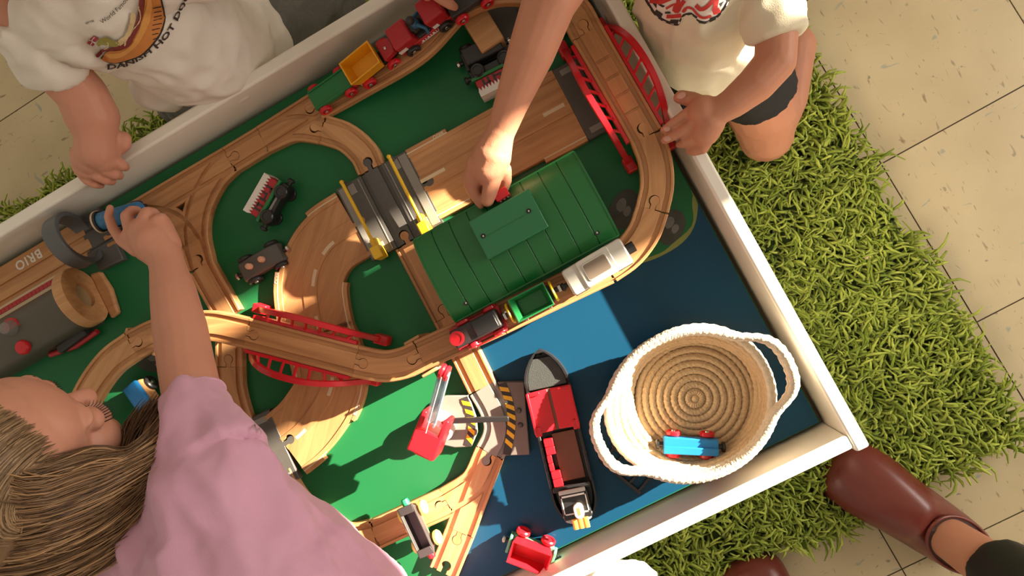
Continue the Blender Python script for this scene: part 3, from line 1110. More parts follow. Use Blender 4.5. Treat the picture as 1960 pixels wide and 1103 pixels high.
def hopper(t, name, hx, hy, z0, z1, mat, flare=1.25, th=0.0018, x=0.0):
    """open tub with sloping sides"""
    bx, by = hx / flare, hy / flare
    def ring(ax, ay, z):
        return [Vector((x + ax, ay, z)), Vector((x - ax, ay, z)), Vector((x - ax, -ay, z)), Vector((x + ax, -ay, z))]
    mb = MB()
    mb.ring_join([ring(bx, by, z0), ring(hx, hy, z1), ring(hx - th, hy - th, z1), ring(bx - th, by - th, z0 + th)])
    return mb.build(name, mat, t, smooth=0, bevel=0.0004)


# ------------------------------------------------------------------ green roofed station
sx0, sx1, sy0, sy1 = -0.3415, -0.121, 0.3275, 0.4400
st = thing('toy_station', 'toy station with a long panelled green roof and raised skylight', 'toy station', ((sx0 + sx1) / 2, (sy0 + sy1) / 2, BZ))
hx, hy = (sx1 - sx0) / 2, (sy1 - sy0) / 2


def roof_z(y):
    return 0.074 + 0.024 * math.sqrt(max(0, 1 - (abs(y) / (hy * 1.06)) ** 2.2))


ys = [-hy + 2 * hy * k / 16 for k in range(17)]
NP = 9
for k in range(NP):
    x0, x1 = -hx + 2 * hx * k / NP + 0.0005, -hx + 2 * hx * (k + 1) / NP - 0.0005
    rings = [[Vector((x0, y, roof_z(y))), Vector((x1, y, roof_z(y))), Vector((x1, y, roof_z(y) - 0.003)), Vector((x0, y, roof_z(y) - 0.003))] for y in ys]
    MB().ring_join(rings).build('roof_panel', GREENR, st, bevel=0.0005, smooth=30)
rings = [[Vector((-hx + 0.001, y, roof_z(y) - 0.0022)), Vector((hx - 0.001, y, roof_z(y) - 0.0022)), Vector((hx - 0.001, y, roof_z(y) - 0.006)), Vector((-hx + 0.001, y, roof_z(y) - 0.006))] for y in ys]
MB().ring_join(rings).build('roof_shell', GREENR, st, smooth=30)
for y in (-hy, hy):
    MB().box((0, y, roof_z(hy) - 0.002), (2 * hx, 0.0026, 0.006)).build('eave', GREENR, st, bevel=0.0008)
for x in (-hx, hx):
    rings = [[Vector((x + a, y, roof_z(y) + b)) for a, b in ((-0.0012, -0.005), (0.0012, -0.005), (0.0012, 0.0008), (-0.0012, 0.0008))] for y in ys]
    MB().ring_join(rings).build('verge', GREENR, st, smooth=30)
cx, cy = -0.2285 - st.location.x, 0.3975 - st.location.y
sk = MB().box((cx, cy, 0.105), (0.0805, 0.0505, 0.009)).build('skylight', GREENP, st, bevel=0.0012)
MB().box((cx, cy, 0.1096), (0.066, 0.0008, 0.0006)).build('ridge_line', GREENR, sk)
MB().box((cx, cy, 0.098), (0.074, 0.044, 0.010)).build('skylight_base', GREENR, st)


def screw(par, x, y, z):
    o = MB().lathe([(0.0004, 0), (0.0030, 0), (0.0030, 0.0006), (0.0021, 0.0006), (0.0021, 0.0001), (0.0004, 0.0001)], 16, (x, y, z)).build('screw_recess', BLACK, par, smooth=40)
    MB().lathe([(0.0003, 0), (0.0016, 0), (0.0012, 0.0006), (0.0003, 0.0006)], 12, (x, y, z + 0.0001)).build('screw', METAL, o, smooth=40)


for px in ((925, 452), (1012, 404)):
    q = P(*px, BZ + 0.1095) - st.location
    screw(sk, q.x, q.y, 0.1094)
for px in ((1143, 447), (895, 580)):
    q = P(*px, BZ + 0.082) - st.location
    screw(st, q.x, q.y, roof_z(q.y) + 0.0002)
for x in (-hx + 0.012, 0, hx - 0.012):
    for y in (-hy + 0.008, hy - 0.008):
        MB().box((x, y, 0.037), (0.012, 0.008, 0.074)).build('post', WOODL, st, bevel=0.001)
MB().box((0, hy - 0.008, 0.045), (2 * hx - 0.03, 0.004, 0.05)).build('wall', REDM, st)
MB().box((0, 0, 0.003), (2 * hx - 0.01, 2 * hy - 0.006, 0.006)).build('platform', WOOD, st, bevel=0.001)

# little red toy pinched against the station roof
rp = P(961, 374, BZ + 0.095)
rt = thing('red_toy_block', 'small red toy block pinched by the reaching hand', 'toy block', (rp.x, rp.y, BZ + 0.088), 0.1)
MB().prism(rrect(0.009, 0.006, 0.003), 0, 0.016).build('block', RED, rt, bevel=0.001)
for k in range(3):
    MB().box((-0.005 + 0.005 * k, -0.0061, 0.009), (0.002, 0.0008, 0.008)).build('print', PRINTW, rt)

# ------------------------------------------------------------------ trains on the raised line
t = place('silver_engine', 'silver toy engine with a tinted roof window on the raised track', 'toy train', (1090, 542), (1196, 480), ET + 0.042, 'toy trains on the raised track', dz=0.042)
MB().prism(rrect(0.039, 0.0165, 0.004), 0.008, 0.041).build('body', SILVER, t, bevel=0.0025, seg=3)
MB().prism(rrect(0.021, 0.0165, 0.003), 0.0405, 0.0430).build('roof_step', SILVER, t, bevel=0.0012)
rw = MB().prism(rrect(0.0155, 0.0108, 0.003), 0.0428, 0.0441).build('window_frame', SILVER, t, bevel=0.0006)
MB().prism(rrect(0.0140, 0.0093, 0.0025), 0.0436, 0.0443).build('window', plain('tinted_window', (0.22, 0.17, 0.13), 0.15), rw)
for s in (-1, 1):
    MB().box((0.028, s * 0.0166, 0.036), (0.018, 0.0012, 0.0022)).build('side_slot', BLACK, t)
    MB().box((-0.028, s * 0.0166, 0.036), (0.018, 0.0012, 0.0022)).build('side_slot', BLACK, t)
wheels(t, (-0.024, 0.024), 0.013, 0.0085, BLACK)
MB().cyl((0.039, 0, 0.020), (0.050, 0, 0.020), 0.0065, n=8).build('front_coupling', BLACK, t, smooth=20)
magnet(t, -0.039, 0.018, -1, BLACK)

t = place('green_hopper_wagon', 'green open hopper wagon with yellow ends on the raised track', 'toy train', (981, 597), (1051, 561), ET + 0.038, 'toy trains on the raised track', dz=0.038)
hopper(t, 'tub', 0.0238, 0.0150, 0.014, 0.038, GREEN, 1.35)
MB().prism(rrect(0.026, 0.010, 0.002), 0.008, 0.0145).build('chassis', BLACK, t, bevel=0.001)
for s in (-1, 1):
    MB().lathe([(0.0004, 0), (0.0125, 0), (0.0135, 0.0012), (0.0125, 0.0028), (0.0004, 0.0028)], 24, (s * 0.0275, 0, 0.024), Matrix.Rotation(s * math.pi / 2, 3, 'Y')).build('end_disc', YELLOW, t, smooth=35)
    magnet(t, s * 0.030, 0.020, s)
wheels(t, (-0.016, 0.016), 0.0125, 0.0075, REDM)

t = place('black_steam_engine', 'black toy engine with a red funnel disc and red wheels', 'toy train', (951, 609), (868, 652), ET + 0.034, 'toy trains on the raised track', dz=0.034)
MB().prism(rrect(0.031, 0.0115, 0.003), 0.012, 0.033).build('boiler', BLACKM, t, bevel=0.003, seg=3)
MB().box((-0.013, 0, 0.0345), (0.030, 0.0205, 0.004)).build('cab_roof', BLACK, t, bevel=0.0015)
MB().prism(rrect(0.034, 0.0150, 0.002), 0.007, 0.012).build('footplate', REDM, t, bevel=0.001)
MB().lathe([(0.0004, 0.030), (0.0062, 0.030), (0.0066, 0.040), (0.0088, 0.0415), (0.0088, 0.0440), (0.0060, 0.0440), (0.0058, 0.0430), (0.0004, 0.0430)], 24, (0.0225, 0, 0)).build('funnel', RED, t, smooth=35)
wheels(t, (-0.022, 0.014), 0.0155, 0.0092, RED)
for s in (-1, 1):
    MB().box((-0.004, s * 0.0192, 0.0095), (0.040, 0.0014, 0.003)).build('coupling_rod', RED, t, bevel=0.0006)
magnet(t, -0.033, 0.016, -1)

# ------------------------------------------------------------------ red train on the ramp
zr = TT + 0.012
t = place('green_flat_wagon', 'long green flat wagon with red wheels at the tail of the red train', 'toy train', (598, 191), (667, 147), TT + 0.024, 'red train on the ramp', dz=0.018, pitch=0.10)
MB().prism(rrect(0.0305, 0.0140, 0.002), 0.010, 0.017).build('deck', GREEN, t, bevel=0.0008)
for s in (-1, 1):
    MB().box((0, s * 0.0126, 0.0178), (0.058, 0.0022, 0.0030)).build('side_rail', GREEN, t, bevel=0.0006)
wheels(t, (-0.021, 0.021), 0.0165, 0.0088, RED)
magnet(t, 0.0305, 0.013, 1, BLACK)
t = place('yellow_tipper_wagon', 'red tipper wagon with a yellow tub behind the red engine', 'toy train', (672, 132), (744, 84), TT + 0.052, 'red train on the ramp', dz=0.036, pitch=0.20)
hopper(t, 'tub', 0.0245, 0.0165, 0.018, 0.040, AMBER, 1.2, 0.002, -0.008)
MB().prism(rrect(0.036, 0.009, 0.002), 0.008, 0.015).build('chassis', BLACK, t, bevel=0.001)
MB().prism([(0.018, -0.013), (0.036, -0.010), (0.040, 0), (0.036, 0.010), (0.018, 0.013)], 0.016, 0.027).build('front_panel', REDM, t, bevel=0.0015)
MB().ell((0.027, 0, 0.0275), (0.0022, 0.0022, 0.001)).build('rivet', METAL, t, smooth=60)
MB().box((-0.036, 0, 0.018), (0.005, 0.020, 0.014)).build('rear_panel', REDM, t, bevel=0.001)
MB().box((0.0, -0.0135, 0.0155), (0.058, 0.0014, 0.0014)).build('steel_rod', METAL, t)
wheels(t, (-0.020, 0.022), 0.0155, 0.0095, RED)
magnet(t, 0.040, 0.015, 1)
t = place('red_engine', 'red toy engine with a seated blue driver climbing the ramp', 'toy train', (752, 70), (858, 4), TT + 0.066, 'red train on the ramp', dz=0.032, pitch=0.22)
MB().prism(rrect(0.041, 0.0150, 0.003), 0.008, 0.018).build('chassis', REDM, t, bevel=0.0015)
MB().box((-0.026, 0, 0.027), (0.028, 0.030, 0.020)).build('rear_hood', REDM, t, bevel=0.003, seg=3)
MB().box((-0.0405, 0, 0.028), (0.0012, 0.011, 0.010)).build('rear_socket', BLACK, t)
MB().box((0.025, 0, 0.030), (0.028, 0.030, 0.026)).build('front_hood', REDM, t, bevel=0.003, seg=3)
MB().prism(rrect(0.010, 0.0135, 0.003), 0.018, 0.022).build('seat', BLACK, t, bevel=0.001)
MB().lathe([(0.0004, 0.0), (0.009, 0.0), (0.0105, 0.006), (0.009, 0.009), (0.0004, 0.009)], 18, (-0.005, 0.002, 0.021)).build('seat_back', BLACK, t, smooth=35)
dv = MB()
dv.ell((-0.001, -0.001, 0.034), (0.006, 0.0065, 0.009)).tube([(0.001, -0.005, 0.037), (0.007, -0.012, 0.031), (0.005, -0.016, 0.022)], [0.0028, 0.0024, 0.002], 8)
dv.tube([(0.001, 0.005, 0.037), (0.008, 0.009, 0.032)], [0.0026, 0.002], 8)
dv.build('driver', plain('driver_blue', (0.02, 0.12, 0.22), 0.4), t, smooth=60)
MB().ell((-0.001, -0.001, 0.047), (0.0055, 0.0055, 0.0055)).build('driver_head', BLACKM, t, smooth=60)
wheels(t, (-0.026, 0.026), 0.0165, 0.0100, BLACK)
for x, w in ((-0.034, 0.012), (0.018, 0.008)):
    MB().box((x, -0.0152, 0.023), (w, 0.0008, 0.007)).build('print', PRINTW, t)
for k in range(7):
    MB().box((-0.008 + 0.0042 * k, -0.0152, 0.0128), (0.0012 if k % 2 else 0.0028, 0.0006, 0.0036)).build('print', PRINTW, t)
MB().box((0.005, -0.0152, 0.0098), (0.034, 0.0006, 0.0008)).build('print', PRINTW, t)
magnet(t, -0.041, 0.014, -1)
magnet(t, 0.041, 0.014, 1, RED)
t = place('dark_wagon', 'dark wagon with a red wheel at the very top of the ramp', 'toy train', (872, 6), (916, -22), ET + 0.02, 'red train on the ramp', dz=0.02, pitch=0.05)
MB().prism(rrect(0.028, 0.0135, 0.002), 0.010, 0.022).build('body', BLACKM, t, bevel=0.0015)
wheels(t, (-0.018, 0.018), 0.0165, 0.0090, RED)


# ------------------------------------------------------------------ loose wagons
def cargo_wagon(label, a, b, z, flip, dz):
    """black wagon with a green deck and a red and white load, lying on its side"""
    A, B = P(*a, z), P(*b, z)
    m = (A + B) / 2
    rot = (Matrix.Rotation(heading(A, B), 3, 'Z') @ Matrix.Rotation(flip, 3, 'X')).to_euler()
    t = thing('tipped_wagon', label, 'toy train', (m.x, m.y, z - dz), 0, 'tipped cargo wagons', rot)
    MB().prism(rrect(0.031, 0.010, 0.002), 0.006, 0.016).build('chassis', BLACK, t, bevel=0.001)
    MB().box((0, -0.0104, 0.012), (0.040, 0.0008, 0.003)).build('print', plain('grey_print', (0.25, 0.24, 0.22), 0.5), t)
    wheels(t, (-0.019, 0.019), 0.013, 0.0095, BLACK, hub=False)
    MB().prism(rrect(0.032, 0.0145, 0.001), 0.016, 0.0205).build('deck', GREEN, t, bevel=0.0008)
    MB().box((0, 0.0, 0.0292), (0.056, 0.0246, 0.0170)).build('load', REDM, t, bevel=0.001)
    zz = MB()
    n = 13
    for s in (-1, 1):
        poly = []
        for k in range(n + 1):
            x = -0.029 + 0.058 * k / n
            poly.append((x, 0.0362))
            if k < n:
                poly.append((x + 0.058 / n * 0.5, 0.0308))
        poly = [(-0.029, 0.043)] + poly + [(0.029, 0.043)]
        vs = [(x, s * 0.0122, q) for x, q in poly] + [(x, s * 0.0140, q) for x, q in poly]
        k = len(poly)
        zz.add(vs, [tuple(range(k)), tuple(range(k, 2 * k))] + [(i, (i + 1) % k, k + (i + 1) % k, k + i) for i in range(k)])
    zz.box((0, 0, 0.0405), (0.058, 0.0245, 0.005))
    zz.build('white_cover', PRINTW, t, smooth=0)
    yv = -0.0125 if flip < 0 else 0.0125
    for k, (x0, w_, zc, h_) in enumerate(((-0.018, 0.003, 0.027, 0.009), (-0.012, 0.007, 0.0295, 0.002), (-0.011, 0.003, 0.026, 0.007), (-0.003, 0.003, 0.027, 0.009), (0.001, 0.006, 0.0255, 0.002), (0.006, 0.003, 0.028, 0.007), (0.013, 0.007, 0.0235, 0.002), (0.016, 0.003, 0.027, 0.009))):
        MB().box((x0, yv, zc), (w_, 0.0012, h_)).build('dark_print', BLACKM, t)
    for s in (-1, 1):
        magnet(t, s * 0.031, 0.011, s, BLACK)
    return t


cargo_wagon('tipped wagon with red and white jagged load on the green board', (522, 438), (566, 362), BZ + 0.0145, -math.pi / 2, 0.0)
t = place('black_tender', 'black box wagon leaning on the board under the ramp', 'toy train', (886, 108), (956, 74), BZ + 0.03, None, dz=0.03, roll=0.10)
MB().prism(rrect(0.026, 0.0110, 0.002), 0.012, 0.034).build('body', BLACKM, t, bevel=0.002)
MB().prism(rrect(0.030, 0.0125, 0.002), 0.007, 0.012).build('chassis', BLACK, t, bevel=0.001)
wheels(t, (-0.019, 0.019), 0.0165, 0.0095, BLACK)
for s in (-1, 1):
    magnet(t, s * 0.030, 0.012, s)
cargo_wagon('tipped wagon with green deck hidden behind the reaching forearm', (905, 132), (968, 100), BZ + 0.0145, math.pi / 2, 0.0)

t = place('dark_toy_car', 'dark grey toy car with two wooden peg passengers', 'toy car', (462, 522), (532, 482), BZ + 0.022, None, dz=0.022)
prof = [(-0.034, 0.006), (-0.034, 0.016), (-0.028, 0.021), (-0.008, 0.023), (0.010, 0.024), (0.022, 0.024), (0.031, 0.019), (0.034, 0.012), (0.034, 0.006)]
k = len(prof)
vs = [(x, -0.0135, z) for x, z in prof] + [(x, 0.0135, z) for x, z in prof]
MB().add(vs, [tuple(range(k)), tuple(range(k, 2 * k))] + [(i, (i + 1) % k, k + (i + 1) % k, k + i) for i in range(k)]).build('body', DGREY, t, bevel=0.003, seg=3)
for x in (-0.014, 0.006):
    MB().lathe([(0.0004, 0.018), (0.0042, 0.018), (0.0044, 0.028), (0.0036, 0.0305), (0.0004, 0.0312)], 16, (x, 0.001, 0)).build('peg_passenger', plain('rosy_wood', (0.60, 0.33, 0.22), 0.5), t, smooth=50)
wheels(t, (-0.021, 0.021), 0.0165, 0.0105, BLACK)
for s in (-1, 1):
    magnet(t, s * 0.034, 0.012, s)

t = place('black_gondola_wagon', 'black open wagon with yellow wheels lying across the track', 'toy train', (781, 972), (820, 1056), TT + 0.022, None, dz=0.022, roll=0.10)
hopper(t, 'tub', 0.0345, 0.0115, 0.012, 0.026, plain('soft_black', (0.055, 0.05, 0.05), 0.45), 1.25)
MB().prism(rrect(0.030, 0.0085, 0.002), 0.008, 0.0130).build('chassis', WOOD, t, bevel=0.001)
for s in (-1, 1):
    MB().prism([(s * 0.024, -0.0095), (s * 0.0345, -0.0110), (s * 0.0345, 0.0110), (s * 0.024, 0.0095)], 0.023, 0.0262).build('end_ledge', plain('soft_black', (0.055, 0.05, 0.05)), t, bevel=0.0005)
wheels(t, (-0.0215, 0.0215), 0.0160, 0.0098, plain('pale_yellow_wheel', (0.78, 0.62, 0.16), 0.35), hub=False)
MB().lathe([(0.0004, 0), (0.0050, 0), (0.0055, 0.004), (0.0045, 0.008), (0.0004, 0.0085)], 16, (-0.034, 0, 0.018), Matrix.Rotation(-math.pi / 2, 3, 'Y')).build('green_coupling', plain('bright_green_plastic', (0.02, 0.35, 0.13), 0.35), t, smooth=40)
MB().lathe([(0.0004, 0), (0.0050, 0), (0.0055, 0.004), (0.0045, 0.008), (0.0004, 0.0085)], 16, (0.034, 0, 0.014), Matrix.Rotation(math.pi / 2, 3, 'Y')).build('red_coupling', RED, t, smooth=40)

t = place('red_hopper_wagon', 'tipped red hopper wagon with red wheels by the sunny rim', 'toy train', (981, 1048), (1050, 1074), BZ + 0.032, None, dz=0.030, roll=0.16)
hopper(t, 'tub', 0.0262, 0.0155, 0.012, 0.034, RED, 1.18)
MB().prism(rrect(0.028, 0.0125, 0.002), 0.004, 0.0110).build('chassis', plain('mint_green_plastic', (0.10, 0.36, 0.22), 0.4), t, bevel=0.001)
for s in (-1, 1):
    MB().box((s * 0.0295, 0, 0.012), (0.004, 0.024, 0.016)).build('buffer_beam', MATS['mint_green_plastic'], t, bevel=0.001)
    magnet(t, s * 0.031, 0.010, s)
wheels(t, (-0.017, 0.017), 0.0185, 0.0095, RED, z=0.008, hub=False)

t = place('blue_wagon', 'blue roofed wooden wagon beside the long hair at the left', 'toy train', (252, 742), (290, 796), BZ + 0.030, None, dz=0.030)
MB().box((0, 0, 0.018), (0.056, 0.026, 0.018)).build('body', WOODL, t, bevel=0.002)
MB().box((0, 0, 0.0305), (0.058, 0.024, 0.008)).build('roof', BLUE, t, bevel=0.003)
wheels(t, (-0.018, 0.018), 0.0155, 0.0110, BLACK)
t = place('blue_engine', 'blue engine with black front held in a fist at the left', 'toy train', (262, 404), (196, 424), TT + 0.026, None, dz=0.020)
MB().lathe([(0.0004, -0.034), (0.011, -0.034), (0.012, -0.030), (0.012, 0.026), (0.0004, 0.026)], 22, (0, 0, 0.022), Matrix.Rotation(math.pi / 2, 3, 'Y')).build('boiler', plain('speckled_blue', (0.03, 0.17, 0.36), 0.35, 0.5, 300), t, smooth=35)
MB().lathe([(0.0004, 0.0), (0.0142, 0.0), (0.0150, 0.003), (0.0142, 0.0065), (0.0122, 0.008), (0.0004, 0.0086)], 24, (0.026, 0, 0.022), Matrix.Rotation(math.pi / 2, 3, 'Y')).build('smokebox', BLACK, t, smooth=35)
MB().lathe([(0.0142, 0.0), (0.0156, 0.0), (0.0156, 0.0024), (0.0142, 0.0024)], 24, (0.0285, 0, 0.022), Matrix.Rotation(math.pi / 2, 3, 'Y')).build('cream_ring', CREAMP, t, smooth=35)
MB().box((-0.004, 0, 0.008), (0.060, 0.020, 0.006)).build('chassis', BLACK, t, bevel=0.001)
wheels(t, (-0.020, 0.016), 0.0130, 0.0085, BLACK)

# ------------------------------------------------------------------ cargo ship
A, B = P(1031, 669, BZ + 0.026), P(1111, 1003, BZ + 0.026)
m = (A + B) / 2
rz = heading(A, B)
L = (B - A).length
ship = thing('cargo_ship', 'black toy cargo ship with red containers and white bridge', 'toy ship', (m.x, m.y, BZ), rz)
ship.scale = (1, 1, 0.58)


def hull_half(u):
    if u < 0.22:
        return 0.0285 * math.sin(math.pi / 2 * (u / 0.22) ** 0.72) + 0.0005
    if u < 0.84:
        return 0.0285
    return 0.0285 * math.sqrt(max(0.02, 1 - ((u - 0.84) / 0.165) ** 2))


us = [0, 0.02, 0.05, 0.09, 0.13, 0.17, 0.22, 0.3, 0.5, 0.7, 0.84, 0.88, 0.92, 0.95, 0.975, 0.99, 1.0]


def outline(inset, x0=0.0, x1=1.0):
    q = [u for u in us if x0 <= u <= x1]
    r = [(-L / 2 + u * L + (inset if u == 0 else 0) * 1.6 - (inset if u == 1 else 0), max(hull_half(u) - inset, 0.0004)) for u in q]
    return r + [(x, -y) for x, y in reversed(r)]


o1, o2 = outline(0.004), outline(0.0)
in1, in2 = outline(0.0028), outline(0.0055)
zs = 0.040
hull = MB()
hull.ring_join([[Vector((x, y, 0.0)) for x, y in o1], [Vector((x, y, 0.018)) for x, y in o2], [Vector((x, y, zs + (0.010 if x < -L * 0.30 else 0.0))) for x, y in o2], [Vector((x, y, zs + (0.010 if x < -L * 0.30 else 0.0))) for x, y in in1], [Vector((x, y, 0.022)) for x, y in in2]])
hull.build('hull', BLACK, ship, smooth=35)
MB().prism([(x, y) for x, y in outline(0.0035, 0.05, 0.22)], 0.030, 0.041).build('foredeck', plain('charcoal_deck', (0.045, 0.05, 0.048), 0.6, 0.15, 200, 0.3, 900), ship, bevel=0.001)
X = lambda u: -L / 2 + u * L
# big red container pair, doors open like a book
c1 = MB()
for s in (-1, 1):
    rot = Matrix.Rotation(s * 0.35, 3, 'X')
    c1.box((X(0.345), s * 0.015, 0.044), (L * 0.235, 0.027, 0.004), rot)
    c1.box((X(0.345), s * 0.0275, 0.050), (L * 0.235, 0.0035, 0.012))
    c1.box((X(0.240), s * 0.020, 0.050), (0.004, 0.016, 0.010))
    c1.box((X(0.450), s * 0.0245, 0.050), (0.012, 0.008, 0.010))
c1.build('red_container', RED, ship, bevel=0.001)
MB().box((X(0.345), 0, 0.0385), (L * 0.235, 0.010, 0.003)).build('hold_floor', plain('brown_floor', (0.16, 0.055, 0.03), 0.5), ship)
MB().box((X(0.62), 0.005, 0.030), (L * 0.275, 0.030, 0.012)).build('cargo_floor', MATS['brown_floor'], ship, bevel=0.001)
c2 = MB()
for k in range(6):
    c2.box((X(0.50 + 0.046 * k + 0.023), -0.0155 + (0.0035 if k in (2, 3) else 0) * -1, 0.040), (L * 0.044, 0.012 if k not in (2, 3) else 0.006, 0.012))
c2.build('red_side_wall', RED, ship, bevel=0.0008)
for s in (-1, 1):
    MB().box((X(0.63), s * 0.0262, 0.038), (L * 0.30, 0.004, 0.008)).build('gunwale', BLACK, ship, bevel=0.001)
MB().box((X(0.790), 0, 0.045), (0.006, 0.048, 0.012)).build('bulkhead', BLACK, ship, bevel=0.001)
MB().box((X(0.885), 0, 0.046), (L * 0.150, 0.036, 0.026)).build('bridge_house', BLACK, ship, bevel=0.0015)
zb = 0.0593
fr = MB()
for (u0, u1, y0, y1) in ((0.822, 0.832, -0.016, 0.016), (0.822, 0.930, -0.016, -0.0146), (0.822, 0.930, 0.0146, 0.016), (0.923, 0.930, -0.016, 0.016)):
    fr.box(((X(u0) + X(u1)) / 2, (y0 + y1) / 2, zb), (X(u1) - X(u0), y1 - y0, 0.0012))
fr.build('white_window_frame', PRINTW, ship)
MB().box((X(0.802), 0, 0.060), (0.005, 0.034, 0.005)).build('white_visor', plain('silver_trim', (0.45, 0.43, 0.40), 0.35), ship, bevel=0.001)
fn = MB().prism([(x, y) for x, y in rrect(0.0095, 0.0062, 0.006)], 0, 0.012)
fn.v = [(x + X(0.912), y + 0.003, z + 0.058) for x, y, z in fn.v]
fn.build('funnel', plain('ivory_plastic', (0.72, 0.64, 0.53), 0.35), ship, bevel=0.001)
fs = MB().prism(rrect(0.005, 0.0018, 0.0016), 0, 0.0006)
fs.v = [(x + X(0.912), y + 0.003, z + 0.0698) for x, y, z in fs.v]
fs.build('funnel_slot', WOOD, ship)
GL = plain('clear_plastic', (0.50, 0.55, 0.58), 0.12, alpha=0.45)
MB().prism([(X(0.935), -0.019), (X(0.935), 0.019), (X(0.97), 0.016), (X(0.985), 0.008), (X(0.985), -0.008), (X(0.97), -0.016)], 0.054, 0.057).build('clear_deck', plain('clear_grey_plastic', (0.40, 0.41, 0.42), 0.2), ship, bevel=0.0008)
for k in range(3):
    MB().lathe([(0.0004, 0), (0.0036, 0), (0.0036, 0.013), (0.0004, 0.013)], 14, (X(0.955), -0.0072 + 0.0070 * k + 0.002, 0.0600), Matrix.Rotation(math.pi / 2, 3, 'Y')).build('orange_barrel', plain('orange_barrel', (0.80, 0.42, 0.07), 0.4), ship, smooth=40)

# ------------------------------------------------------------------ crane port
pt = thing('crane_port', 'grey striped port plate with rails curving past the red crane', 'toy port', (-0.385, 0.197, BZ), 0.0)
ox, oy = -0.385, 0.197
L2 = lambda q: (q.x - ox, q.y - oy)
tp = px_path([(923, 743.5), (943, 778), (954, 812), (951, 840), (937, 868)], TT)
trk = MB().sweep(PROF, [Vector((q.x - ox, q.y - oy, 0.012)) for q in tp]).build('rail_bed', MGREY, pt, smooth=30)
lp = [(v.x, v.y) for v in spline([(905, 752, 0), (925, 790, 0), (929, 825, 0), (921, 856, 0)], 8)]
left = [(849, 759)] + [(895, 757)] + [(902, 770), (912, 800), (914, 828), (902, 856), (870, 858), (842, 852), (826, 838), (820, 815), (826, 788)]
MB().prism([L2(P(x, y, TT)) for x, y in left], 0, 0.0112).build('quay_plate', plain('pale_grey_plastic', (0.23, 0.225, 0.195), 0.4, 0.12, 90), pt, bevel=0.0015)
right = [(952, 732), (1003, 731), (1014, 871), (966, 873), (980, 845), (983, 815), (975, 780)]
MB().prism([L2(P(x, y, TT)) for x, y in right], 0, 0.0118).build('dock_plate', plain('brown_grey_plastic', (0.17, 0.145, 0.125), 0.45, 0.08), pt, bevel=0.0012)
for px in ((993, 786), (996, 814)):
    q = P(*px, TT)
    MB().lathe([(0.0004, 0), (0.0036, 0), (0.0036, 0.001), (0.0024, 0.0026), (0.0004, 0.003)], 14, (q.x - ox, q.y - oy, 0.0117)).build('bollard', DGREY, pt, smooth=40)


def hazard(route, w):
    base = px_path(route, TT, 0.0012)
    base = [Vector((q.x - ox, q.y - oy, 0.0124)) for q in base]
    b = MB().sweep([(-w / 2, -0.001), (w / 2, -0.001), (w / 2, 0), (-w / 2, 0)], base).build('hazard_band', BLACKM, pt, smooth=30)
    yl = MB()
    i = 2
    step, wid, lean = 10, 5, 5
    while i + wid + lean < len(base):
        def at(k, s):
            k = min(max(k, 0), len(base) - 1)
            j = min(k + 1, len(base) - 1)
            d = (base[j] - base[max(k - 1, 0)]).normalized()
            return base[k] + Vector((-d.y, d.x, 0)) * s + Vector((0, 0, 0.0003))
        q = [at(i, -w / 2), at(i + wid, -w / 2), at(i + wid + lean, w / 2), at(i + lean, w / 2)]
        lo = [v - Vector((0, 0, 0.0006)) for v in q]
        yl.ring_join([lo, q])
        i += step
    yl.build('yellow_stripes', YELLOW, b, smooth=0)


hazard([(888, 761), (899, 790), (903, 820), (896, 853)], 0.0095)
hazard([(961, 734), (975, 772), (979, 815), (970, 871)], 0.0105)
MB().prism(peg_poly(Vector((*L2(tp[-1]), 0)), Vector((*(tp[-1] - tp[-2]).xy, 0)).normalized()), 0.0004, 0.0117).build('peg', MGREY, pt, smooth=30)

cb = P(842, 815, TT)
crane = thing('toy_crane', 'red toy harbour crane with a clear jib and black loading arm', 'toy crane', (cb.x, cb.y, TT), 0.0)
MB().lathe([(0.0004, 0), (0.021, 0), (0.0215, 0.003), (0.0205, 0.012), (0.017, 0.015), (0.0004, 0.015)], 32).build('turntable', plain('pinkish_white_plastic', (0.66, 0.52, 0.46), 0.4), crane, smooth=35)
MB().cyl((0, 0, 0.015), (0, 0, 0.050), 0.010, 0.009, 20).build('mast', RED, crane)
top = 0.088


def CR(px, py, h):
    q = P(px, py, TT + h)
    return Vector((q.x - cb.x, q.y - cb.y, h))


jd = (CR(851, 713, 0.135) - CR(825, 806, 0.092))
ja = math.atan2(jd.y, jd.x)
cc = CR(818, 836, top)
Rc = Matrix.Rotation(ja, 3, 'Z')
cab = MB()
cab.box(cc + Rc @ Vector((-0.010, 0, -0.021)), (0.030, 0.036, 0.042), Rc)
for s in (-1, 1):
    cab.box(cc + Rc @ Vector((0.014, s * 0.0145, -0.018)), (0.026, 0.0065, 0.036), Rc)
cab.box(cc + Rc @ Vector((-0.028, 0, -0.040)), (0.016, 0.026, 0.020), Rc)
cab.build('cab', RED, crane, bevel=0.0022, seg=3)
jb = MB()
j0, j1 = CR(824, 812, 0.088), CR(851, 713, 0.135)
dirj = (j1 - j0).normalized()
sidej = Vector((-dirj.y, dirj.x, 0)).normalized()
upj = dirj.cross(sidej)
Rj = Matrix((dirj, sidej, upj)).transposed()
mj = (j0 + j1) / 2
for s in (-1, 1):
    jb.box(mj + sidej * s * 0.0052, ((j1 - j0).length, 0.0018, 0.008), Rj)
jb.box(mj - upj * 0.003, ((j1 - j0).length, 0.0100, 0.0012), Rj)
jb.build('clear_jib', plain('clear_blue_plastic', (0.30, 0.44, 0.52), 0.12, alpha=0.62), crane, smooth=0)
